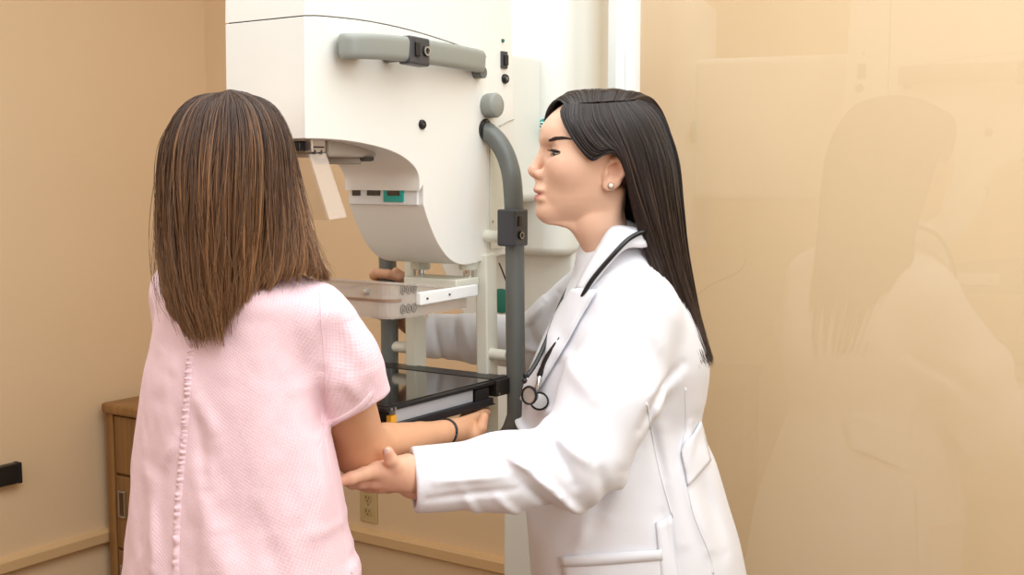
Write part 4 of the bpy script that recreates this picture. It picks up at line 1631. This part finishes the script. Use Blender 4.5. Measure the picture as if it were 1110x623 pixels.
DHF = guides_px([
    [(614, 114, 2.045), (603, 107, 2.08), (594, 116, 2.115), (590, 132, 2.14), (592, 152, 2.158), (606, 178, 2.172), (622, 205, 2.182), (634, 240, 2.185), (634, 272, 2.185)],
    [(632, 111, 2.045), (626, 98, 2.09), (612, 103, 2.13), (604, 128, 2.165), (620, 165, 2.188), (650, 200, 2.195), (685, 270, 2.19), (716, 330, 2.18), (742, 388, 2.17)],
    [(650, 110, 2.045), (652, 95.5, 2.09), (652, 103, 2.15), (656, 140, 2.19), (678, 190, 2.20), (700, 250, 2.19), (728, 320, 2.18), (755, 394, 2.16)],
    [(668, 109, 2.05), (676, 96.5, 2.09), (688, 107, 2.15), (697, 150, 2.19), (710, 200, 2.195), (725, 265, 2.185), (745, 330, 2.17), (765, 396, 2.15)],
    [(684, 108, 2.06), (702, 103, 2.10), (716, 119, 2.14), (724, 160, 2.17), (731, 220, 2.17), (739, 280, 2.165), (753, 340, 2.155), (771, 397, 2.13)],
    [(691, 105, 2.09), (716, 121, 2.10), (736, 170, 2.105), (742, 225, 2.105), (748, 280, 2.11), (758, 340, 2.11), (775, 395, 2.10)]])
_zk = [vf(700, y, 2.1)[2] for y in (395, 250, 170)]
_rk = [vf(x, 200, 2.1)[0] for x in (738, 690, 655)]


def d_hc(P):
    c = P.copy()
    c[..., 0] = np.interp(P[..., 2], _zk, _rk)
    c[..., 1] = 2.105
    c[..., 2] = np.minimum(P[..., 2], DH[2] + .015)
    return c


def build_hair(name, sets, centre, parent, material, shellcol, inset, label=None):
    VS, FS, CS, o = [], [], [], 0
    for gd_, kw in sets:
        V, F = guide_shell(gd_, centre, inset)
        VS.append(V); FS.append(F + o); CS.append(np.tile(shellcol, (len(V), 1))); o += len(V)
        V, F, C = hair_mesh(gd_, centre=centre, **kw)
        VS.append(V); FS.append(F + o); CS.append(C); o += len(V)
    return fast_mesh(name, v2w(np.concatenate(VS)), np.concatenate(FS), material, parent, np.concatenate(CS))


dk = dict(tipcol=lin(66, 50, 44), rootcol=lin(44, 34, 31), hi=lin(92, 72, 62), hi_share=.18, r0=.00062, cjit=1.1)
build_hair('hair', [(DHN, dict(n=4600, layers=.012, clumps=220, seed=3, lenvar=.16, wander=.0035, **dk)),
                    (DHF, dict(n=2600, layers=.012, clumps=120, seed=4, lenvar=.18, wander=.0045, **dk))], d_hc, doctor, M_hair, lin(30, 23, 21), .010)

# ------------------------------------------------------------------ stethoscope round her neck
M_tube = mat('black_tubing', (18, 18, 20), .32, coat=.2)
st = thing('stethoscope', 'black stethoscope with a chrome chest piece hanging round the neck of the white coat', 'stethoscope', v2w(vf(585, 428, 2.0)))


def lay(px, off=.006, fb=2.02):
    return [on_surf(d_bv, x, y, off, fb) for x, y in px]


up_ = [v2w(vf(*p)) for p in ((712, 246, 2.055), (700, 250, 2.012), (688, 255, 1.998), (678, 262, 1.990))]
mid_ = [v2w(vf(*p)) for p in ((664, 277, 1.986), (650, 293, 1.988), (640, 306, 1.992), (633, 318, 1.998))]
low_ = lay([(627, 332), (617, 352)], .0005) + lay([(606, 373)], .008) + lay([(598, 390), (592, 406)], .012)
pth = catmull(np.array(up_ + mid_ + low_), 80)
tube('neck_tube', pth, .0042, M_tube, st, 12)
far_ = [v2w(vf(*p)) for p in ((712, 246, 2.06), (716, 246, 2.12), (700, 250, 2.19), (664, 262, 2.215), (640, 285, 2.20), (617, 312, 2.15), (604, 338, 2.09), (592, 370, 2.04), (580, 395, 2.02), (571, 408, 2.01))]
tube('headset_tube', catmull(np.array(far_), 70), .0040, M_tube, st, 12)
for x, y in ((569.5, 406.5), (568.5, 412.5)):
    c = v2w(vf(x, y, 1.998))
    lathe('ear_tip', [(.0048 * math.sin(t), .0055 * math.cos(t)) for t in np.linspace(.02, PI - .02, 14)], c, (.3, -.2, .6), M_tube, st, 18)
cpb = on_surf(d_bv, 584, 427, .010, 2.02)
nrm = v2w(np.array([-.62, -.78, .10])); nrm = nrm / np.linalg.norm(nrm)
c1 = cpb + v2w(np.array([-.004, -.016, 0]))
ch = lathe('chest_piece', [(.0001, -.006), (.006, -.006), (.0132, -.002), (.0140, .003), (.0132, .0075), (.0001, .0075)], c1, nrm, M_chrome, st, 36)
lathe('rim', [(.0138, .004), (.0164, .005), (.0170, .0075), (.0160, .0100), (.0138, .0098)], c1, nrm, M_tube, ch, 36, cap=False)
lathe('diaphragm', [(.0138, .0078), (.010, .0084), (.0001, .0086)], c1, nrm, mat('diaphragm_gray', (186, 184, 178), .25, metal=.5), ch, 30)
c2 = c1 + v2w(vf(591, 431, 2.0) - vf(583, 426, 2.0)) + v2w(np.array([.001, .004, 0]))
bn_ = -v2w(np.array([-.10, -.98, -.12]))
bl_ = lathe('bell', [(.0001, .004), (.010, .003), (.0145, -.002), (.0160, -.006), (.0150, -.010), (.0120, -.010)], c2, bn_, M_chrome, ch, 32)
lathe('bell_rim', [(.0150, -.0080), (.0168, -.0085), (.0168, -.0115), (.0140, -.0120)], c2, bn_, M_tube, bl_, 30, cap=False)
tube('stem', catmull(np.array([low_[-1], (low_[-1] + c1) / 2 + v2w(np.array([.003, -.004, 0])), c1 + v2w(np.array([.004, -.001, .004]))]), 14), .0042, M_chrome, ch, 12)
lathe('tube_ferrule', [(.0052, -.010), (.0054, .004), (.0045, .006)], low_[-1], (c1 - low_[-1]), M_tube, st, 16)

# ================================================================== the woman in the pink gown
prow = [(297, 198, 322), (305, 182, 338), (318, 170, 349), (342, 163, 351), (372, 157, 350), (400, 151, 350), (450, 145, 357), (500, 138, 368), (560, 130, 382), (620, 122, 396), (700, 112, 412), (860, 104, 428)]
PD = 1.765
gz, gx, gy, gax, gay = [], [], [], [], []
for y, l, r in prow:
    a, b = vf(l, y, PD), vf(r, y, PD)
    c = v2w((a + b) / 2)
    hw = (b[0] - a[0]) / 2
    k = .62 if y > 330 else .62 + (330 - y) * .004
    den = math.sqrt(math.cos(YAW) ** 2 + (k * math.sin(YAW)) ** 2)
    gz.append(a[2]); gx.append(c[0]); gy.append(c[1]); gax.append(hw / den); gay.append(hw / den * k)
P_C = v2w(vf(255, 400, PD))
W = lambda x, y, d: v2w(vf(x, y, d))
S_R, E_R, H_R = W(342, 346, 1.72), W(391, 487, 1.848), W(488, 467, 2.025)
hemA, hemB = W(347, 467, 1.70), W(420, 416, 1.80)
hemC = (hemA + hemB) / 2
sl_ax = (E_R - S_R) / np.linalg.norm(E_R - S_R)
hem_n = np.cross(hemB - hemA, pray(383, 441) + np.array([0, 0, .25]))
hem_n /= np.linalg.norm(hem_n)
if hem_n @ sl_ax < 0:
    hem_n = -hem_n
S_L, E_L = W(200, 317, 1.84), W(205, 450, 1.96)
GF = [((345, 322), (352, 400), .010, -.003), ((352, 400), (349, 462), .010, -.006), ((352, 470), (366, 560), .013, .008), ((360, 470), (384, 600), .013, -.007), ((372, 520), (392, 620), .012, .006),
      ((330, 420), (345, 560), .020, .006), ((300, 400), (290, 520), .03, .004), ((180, 400), (165, 520), .022, .006), ((168, 440), (150, 590), .016, -.004), ((215, 420), (245, 470), .014, .004),
      ((222, 440), (232, 520), .012, -.004), ((230, 500), (240, 600), .018, .005), ((160, 520), (168, 610), .015, .005), ((380, 345), (400, 400), .016, .005), ((362, 330), (372, 420), .016, -.004),
      ((376, 400), (390, 436), .012, .004), ((196, 470), (182, 500), .010, .003), ((256, 560), (264, 623), .018, .005), ((300, 560), (318, 620), .02, -.004), ((175, 310), (168, 380), .012, .004)]
GFW = [(on_x(*a, 0) * 0 + at_d(*a, 1.70), at_d(*b, 1.70), w, h) for a, b, w, h in GF]


sl_mid = S_R * .45 + hemC * .55 + RGT * .003
sl_end = hemC + sl_ax * .05


def p_gown(p):
    t = ring_sdf(p, gz, gx, gy, gax, gay, 2.15)
    sl = chain(p, [S_R, sl_mid, sl_end], [.049, .056, .063], .03)
    sl = smax(sl, (p - hemC) @ hem_n, .004)
    lf = chain(p, [S_L, E_L], [.045, .055], .03)
    lf = smax(lf, (p - E_L) @ ((E_L - S_L) / np.linalg.norm(E_L - S_L)) + .05, .004)
    d = smin(smin(t, sl, .018), lf, .03)
    d = smin(d, cone(p, W(262, 306, 1.76), S_R, .045, .045), .035)
    d = smin(d, cone(p, W(245, 302, 1.79), S_L, .045, .042), .03)
    close = d < .03
    if close.any():
        P = p[close]
        g = np.zeros(len(P))
        r_, f_, z_ = P @ RGT, P @ FWD, P[:, 2]
        vfP = np.stack([r_, f_, z_], 1)
        for a, b, w, h in GFW:
            aa = np.array([a @ RGT, 0, a[2]]); bb = np.array([b @ RGT, 0, b[2]])
            dd, t_ = seg2(vfP, aa, bb)
            g += np.where(f_ < 1.84, 1.6 * h * np.exp(-(dd / w) ** 2) * (.35 + .65 * np.sin(np.pi * np.clip(t_, .05, .95))), 0)
        g += .0055 * noise3(np.stack([P[:, 0] * 14, P[:, 1] * 14, P[:, 2] * 4.5], 1), 21) * np.clip((1.3 - z_) * 5, .3, 1.2)
        g += .0030 * noise3(P * np.array([24, 24, 13.]), 23) + .0011 * noise3(P * np.array([60, 60, 40.]), 24)
        d[close] = d[close] - g
    inner = smax(chain(p, [S_R, sl_mid, sl_end], [.040, .047, .054], .03), -.020 - (p - hemC) @ hem_n, .004)
    d = smax(d, -inner, .003)
    d = smax(d, -ell(p, W(255, 284, 1.775), (.055, .05, .03)), .006)
    return d


PHD = vf(256, 176, 1.785)
PF = np.array([math.sin(YAW + .02), math.cos(YAW + .02), 0])
PL = np.array([-PF[1], PF[0], 0])


def p_loc(p):
    r = p - PHD
    return np.stack([r @ PF, r @ PL, r[:, 2]], 1) / .93


# right hand holding the underside of the detector
HR = [(W(478, 470, 1.998), W(494, 466.5, 2.035), .019, .0185), (W(494, 465, 2.035), W(516, 454, 2.10), .0175, .012), (W(494, 467, 2.035), W(517, 461, 2.095), .018, .013), (W(495, 469, 2.035), W(512, 467, 2.075), .0165, .013)]
HRf = [([W(515, 456, 2.10), W(522, 451, 2.14), W(526, 448.5, 2.17), W(528, 447.5, 2.195)], [.0115, .0098, .0090, .0075]),
       ([W(516, 456, 2.115), W(521, 449, 2.17), W(525, 446, 2.21), W(528, 445.5, 2.235)], [.0115, .0098, .0090, .0075]),
       ([W(512, 459, 2.115), W(512, 451, 2.18), W(515, 447, 2.22), W(517, 446, 2.245)], [.011, .0095, .0085, .0072]),
       ([W(506, 461, 2.11), W(503, 453, 2.17), W(505, 449, 2.21), W(507, 447.5, 2.24)], [.010, .0085, .0078, .0066]),
       ([W(500, 470, 2.045), W(513, 472, 2.055), W(521, 464, 2.06), W(524.5, 452, 2.068)], [.015, .0118, .0105, .0086])]


def p_arm(p):
    d = chain(p, [S_R, W(372, 420, 1.785), E_R], [.040, .0430, .0415], .004)
    fo = chain(p, [E_R, W(420, 480, 1.90), W(455, 473.5, 1.962), W(488, 467.5, 2.022)], [.0410, .0330, .0255, .0190], .004)
    d = smin(d, fo, .018)
    h = hand_sdf(p, HR, HRf, .005)
    return smin(d, h, .010)


def build_patient():
    base = np.array([P_C[0], P_C[1], 0.0])

    def headneck(p):
        d = head_sdf(p_loc(p)) * .93
        L = p_loc(p)
        return smin(d, chain(L, [(-.015, 0, -.045), (-.015, 0, -.125), (-.02, 0, -.19)], [.047, .047, .05], .03) * .93, .02)
    V1, F1 = mesh_sdf(headneck, PHD - np.array([.15, .15, .22]), PHD + np.array([.15, .15, .14]), .0032)
    c1 = head_colour(p_loc(V1))
    V1 = v2w(V1)
    V2, F2 = mesh_sdf(p_arm, np.minimum(S_R, H_R) - np.array([.08, .08, .34]), np.array([-1.08, 1.98, 1.38]), .0026)
    hip = np.array([P_C[0], P_C[1] + .01, .86])

    def under(p):
        t = chain(p, [W(258, 300, 1.765), P_C, P_C * np.array([1, 1, 0]) + np.array([0, 0, 1.02]), hip], [.07, .085, .08, .11], .05)
        la = chain(p, [S_L, E_L, E_L + np.array([.02, .05, -.10])], [.036, .034, .022], .02)
        lg = None
        for s in (-1, 1):
            h0 = hip + np.array([s * .085, 0, -.04])
            c = chain(p, [h0, [h0[0], h0[1], .46], [h0[0], h0[1] - .03, .085]], [.085, .052, .036], .02)
            c = smin(c, cone(p, [h0[0], h0[1] - .05, .035], [h0[0] + s * .01, h0[1] + .14, .028], .034, .028), .03)
            lg = c if lg is None else smin(lg, c, .01)
        return smin(smin(t, la, .03), lg, .04)
    V3, F3 = mesh_sdf(under, (-1.75, .95, 0), (-1.0, 1.75, 1.42), .012)
    V3[:, 2] = np.maximum(V3[:, 2], .001)
    V, F = join_parts([(V1, F1), (V2, F2), (V3, F3)])
    sk = lin(214, 160, 122)
    cc = np.concatenate([c1, np.tile(sk, (len(V2), 1)), np.tile(sk, (len(V3), 1))])
    o = len(V1)
    w = np.exp(-(ln(V2 - (E_R + np.array([0, -.03, -.03]))) / .05) ** 2) * .3
    cc[o:o + len(V2)] = cc[o:o + len(V2)] * (1 - w[:, None]) + lin(214, 138, 104) * w[:, None]
    body = fast_mesh('person', V, F, M_skin, None, cc)
    recenter(body, base)
    body['label'] = 'woman seen from behind in a pink gown, brown hair, arm under the black plate'
    body['category'] = 'person'
    # gown
    m = mat('pink_seersucker', (243, 205, 212), .8, spec=.15, sheen=.1)
    nt = m.node_tree
    pr = nt.nodes['Principled BSDF']
    tc = nt.nodes['Texture Coordinate']
    at = nt.nodes.new('ShaderNodeAttribute')
    at.attribute_name = 'weave'
    sp = nt.nodes.new('ShaderNodeSeparateXYZ')
    nt.links.new(at.outputs['Vector'], sp.inputs[0])
    waves = []
    for su, sv in ((1.0, .45), (-.55, 1.0)):
        m1 = nt.nodes.new('ShaderNodeMath'); m1.operation = 'MULTIPLY'; m1.inputs[1].default_value = su * 2 * PI / .0052
        m2 = nt.nodes.new('ShaderNodeMath'); m2.operation = 'MULTIPLY_ADD'; m2.inputs[1].default_value = sv * 2 * PI / .0052
        nt.links.new(sp.outputs[0], m1.inputs[0])
        nt.links.new(sp.outputs[1], m2.inputs[0])
        nt.links.new(m1.outputs[0], m2.inputs[2])
        m3 = nt.nodes.new('ShaderNodeMath'); m3.operation = 'SINE'
        nt.links.new(m2.outputs[0], m3.inputs[0])
        waves.append(m3)
    wa = nt.nodes.new('ShaderNodeMath'); wa.operation = 'MULTIPLY_ADD'; wa.inputs[1].default_value = .5
    nt.links.new(waves[1].outputs[0], wa.inputs[0]); nt.links.new(waves[0].outputs[0], wa.inputs[2])
    wv = nt.nodes.new('ShaderNodeMapRange')
    wv.inputs['From Min'].default_value = -1.5
    wv.inputs['From Max'].default_value = 1.5
    nt.links.new(wa.outputs[0], wv.inputs['Value'])
    rp_ = nt.nodes.new('ShaderNodeValToRGB')
    rp_.color_ramp.elements[0].color = srgb(242, 205, 213)
    rp_.color_ramp.elements[1].color = srgb(247, 216, 222)
    nt.links.new(wv.outputs['Result'], rp_.inputs['Fac'])
    nt.links.new(rp_.outputs['Color'], pr.inputs['Base Color'])
    bn = nt.nodes.new('ShaderNodeBump')
    bn.inputs['Strength'].default_value = .22
    bn.inputs['Distance'].default_value = .002
    ns = nt.nodes.new('ShaderNodeTexNoise')
    ns.inputs['Scale'].default_value = 170
    nt.links.new(tc.outputs['Object'], ns.inputs['Vector'])
    ad = nt.nodes.new('ShaderNodeMath'); ad.operation = 'ADD'
    nt.links.new(wv.outputs['Result'], ad.inputs[0]); nt.links.new(ns.outputs['Fac'], ad.inputs[1])
    nt.links.new(ad.outputs[0], bn.inputs['Height'])
    nt.links.new(bn.outputs['Normal'], pr.inputs['Normal'])
    V, F = mesh_sdf(p_gown, (-1.80, .93, .52), (-1.02, 1.62, 1.42), .0040)
    gown = fast_mesh('hospital_gown', V, F, m, body)
    # thread direction: round the body for the torso, round the arm for the sleeve
    th = np.arctan2(V[:, 0] - P_C[0], V[:, 1] - P_C[1])
    wt = np.stack([th * .17, V[:, 2], V[:, 0] * 0], 1)
    q = V - S_R
    al = q @ sl_ax
    s1 = np.cross(sl_ax, UPZ); s1 /= np.linalg.norm(s1)
    s2 = np.cross(s1, sl_ax)
    ws = np.stack([np.arctan2(q @ s1, q @ s2) * .058, -al, al * 0], 1)
    on_sl = (V @ RGT > vf(349, 400, 1.72)[0]) & (V[:, 2] > hemA[2] - .02) & (al > -.02)
    av = gown.data.attributes.new('weave', 'FLOAT_VECTOR', 'POINT')
    av.data.foreach_set('vector', np.where(on_sl[:, None], ws, wt).astype(np.float32).ravel())
    bv = bvh_of(gown)
    # gathered centre-back seam
    sm = [(208, 372), (205, 395), (203, 420), (201, 450), (199, 480), (196, 510), (193, 545), (191, 585), (190, 640)]
    rr_ = np.random.default_rng(8)
    ph = rr_.uniform(0, 6, 200)
    V, F = strip_on(bv, [(x - 4, y) for x, y in sm], [(x + 4, y) for x, y in sm], -.0012, 170, 9,
                    bump=lambda s, t: .0036 * math.sin(PI * t) + .0022 * math.sin(s * 260 + ph[int(s * 199)] * .8 + t * 2) * math.sin(PI * t))
    cloth_strip('back_seam', V, F, m, gown, .0015)
    # sleeve hem stitched band and armhole seam
    V, F = strip_on(bv, [(349, 457), (366, 452), (390, 437), (409, 414)], [(350, 464.5), (368, 459.5), (394, 443), (412, 420)], -.0006, 40, 5, bump=lambda s, t: .0014 * math.sin(PI * t) * min(1, 6 * min(s, 1 - s)) - .0012 * (1 - min(1, 6 * min(s, 1 - s))))
    cloth_strip('sleeve_hem', V, F, m, gown, .0010)
    for pth in ([(346, 316), (347, 345), (350, 380), (352, 420), (348, 460)], [(352, 474), (358, 510), (368, 560), (380, 622)]):
        V, F = strip_on(bv, pth, [(x + 2.4, y) for x, y in pth], -.0008, 60, 5, bump=lambda s, t: .0016 * math.sin(PI * t))
        cloth_strip('seam', V, F, m, gown, .0008)
    # hair tie on the wrist
    c0, ax = W(484.5, 468.2, 2.014), (W(500, 464, 2.045) - W(470, 471, 1.99))
    ax = ax / np.linalg.norm(ax)
    s1 = np.cross(ax, UPZ); s1 /= np.linalg.norm(s1)
    s2 = np.cross(s1, ax)
    ring = np.array([c0 + ax * .003 * math.sin(2 * t) + (s1 * math.cos(t) + s2 * math.sin(t)) * .0215 for t in np.linspace(0, 2 * PI, 40)])
    tube('hair_tie', ring, .0030, M_dark, body, 8)
    return body


patient = build_patient()
PHG = guides_px([
    [(264, 99, 1.80), (216, 107, 1.83), (182, 150, 1.84), (174, 200, 1.83), (173, 260, 1.81), (180, 320, 1.79), (194, 354, 1.76)],
    [(257, 98, 1.78), (206, 107, 1.77), (176, 150, 1.765), (169.5, 200, 1.76), (169.5, 260, 1.745), (178, 320, 1.715), (202, 366, 1.70)],
    [(251, 97, 1.76), (206, 111, 1.71), (183, 150, 1.685), (178, 200, 1.68), (181, 260, 1.672), (191, 320, 1.660), (213, 378, 1.655)],
    [(248, 97, 1.75), (216, 111, 1.69), (201, 150, 1.655), (197, 200, 1.645), (200, 260, 1.643), (208, 320, 1.643), (223, 374, 1.643)],
    [(247, 97, 1.745), (233, 114, 1.68), (225, 150, 1.648), (222, 200, 1.635), (224, 260, 1.636), (229, 320, 1.638), (237, 375, 1.641)],
    [(247, 97, 1.745), (250, 114, 1.685), (252, 150, 1.65), (250, 200, 1.638), (249, 260, 1.638), (250, 312, 1.641), (250, 356, 1.643)],
    [(249, 97, 1.75), (268, 112, 1.70), (278, 150, 1.668), (279, 200, 1.655), (277, 260, 1.650), (273, 302, 1.650), (268, 332, 1.650)],
    [(252, 97, 1.755), (283, 111, 1.725), (300, 148, 1.70), (306, 200, 1.688), (307, 250, 1.675), (302, 290, 1.662), (294, 314, 1.656)],
    [(256, 98, 1.765), (292, 111, 1.75), (313, 150, 1.735), (321, 200, 1.725), (328, 240, 1.705), (332, 277, 1.685), (328, 305, 1.675)],
    [(261, 99, 1.78), (296, 113, 1.78), (316, 152, 1.785), (326, 205, 1.78), (336, 250, 1.76), (346, 285, 1.735), (358, 304, 1.715)],
    [(268, 100, 1.80), (296, 115, 1.82), (314, 154, 1.84), (324, 205, 1.84), (333, 250, 1.815), (342, 285, 1.775), (360, 303, 1.735)]])
_pr = vf(250, 200, 1.765)[0]


def p_hc(P):
    c = P.copy()
    c[..., 0] = _pr + (P[..., 2] - PHD[2]) * 0
    c[..., 1] = 1.78
    c[..., 2] = np.minimum(P[..., 2], PHD[2] + .02)
    return c


M_hair2 = mat('brown_hair', (90, 60, 42), .36, spec=.5, attr='col')
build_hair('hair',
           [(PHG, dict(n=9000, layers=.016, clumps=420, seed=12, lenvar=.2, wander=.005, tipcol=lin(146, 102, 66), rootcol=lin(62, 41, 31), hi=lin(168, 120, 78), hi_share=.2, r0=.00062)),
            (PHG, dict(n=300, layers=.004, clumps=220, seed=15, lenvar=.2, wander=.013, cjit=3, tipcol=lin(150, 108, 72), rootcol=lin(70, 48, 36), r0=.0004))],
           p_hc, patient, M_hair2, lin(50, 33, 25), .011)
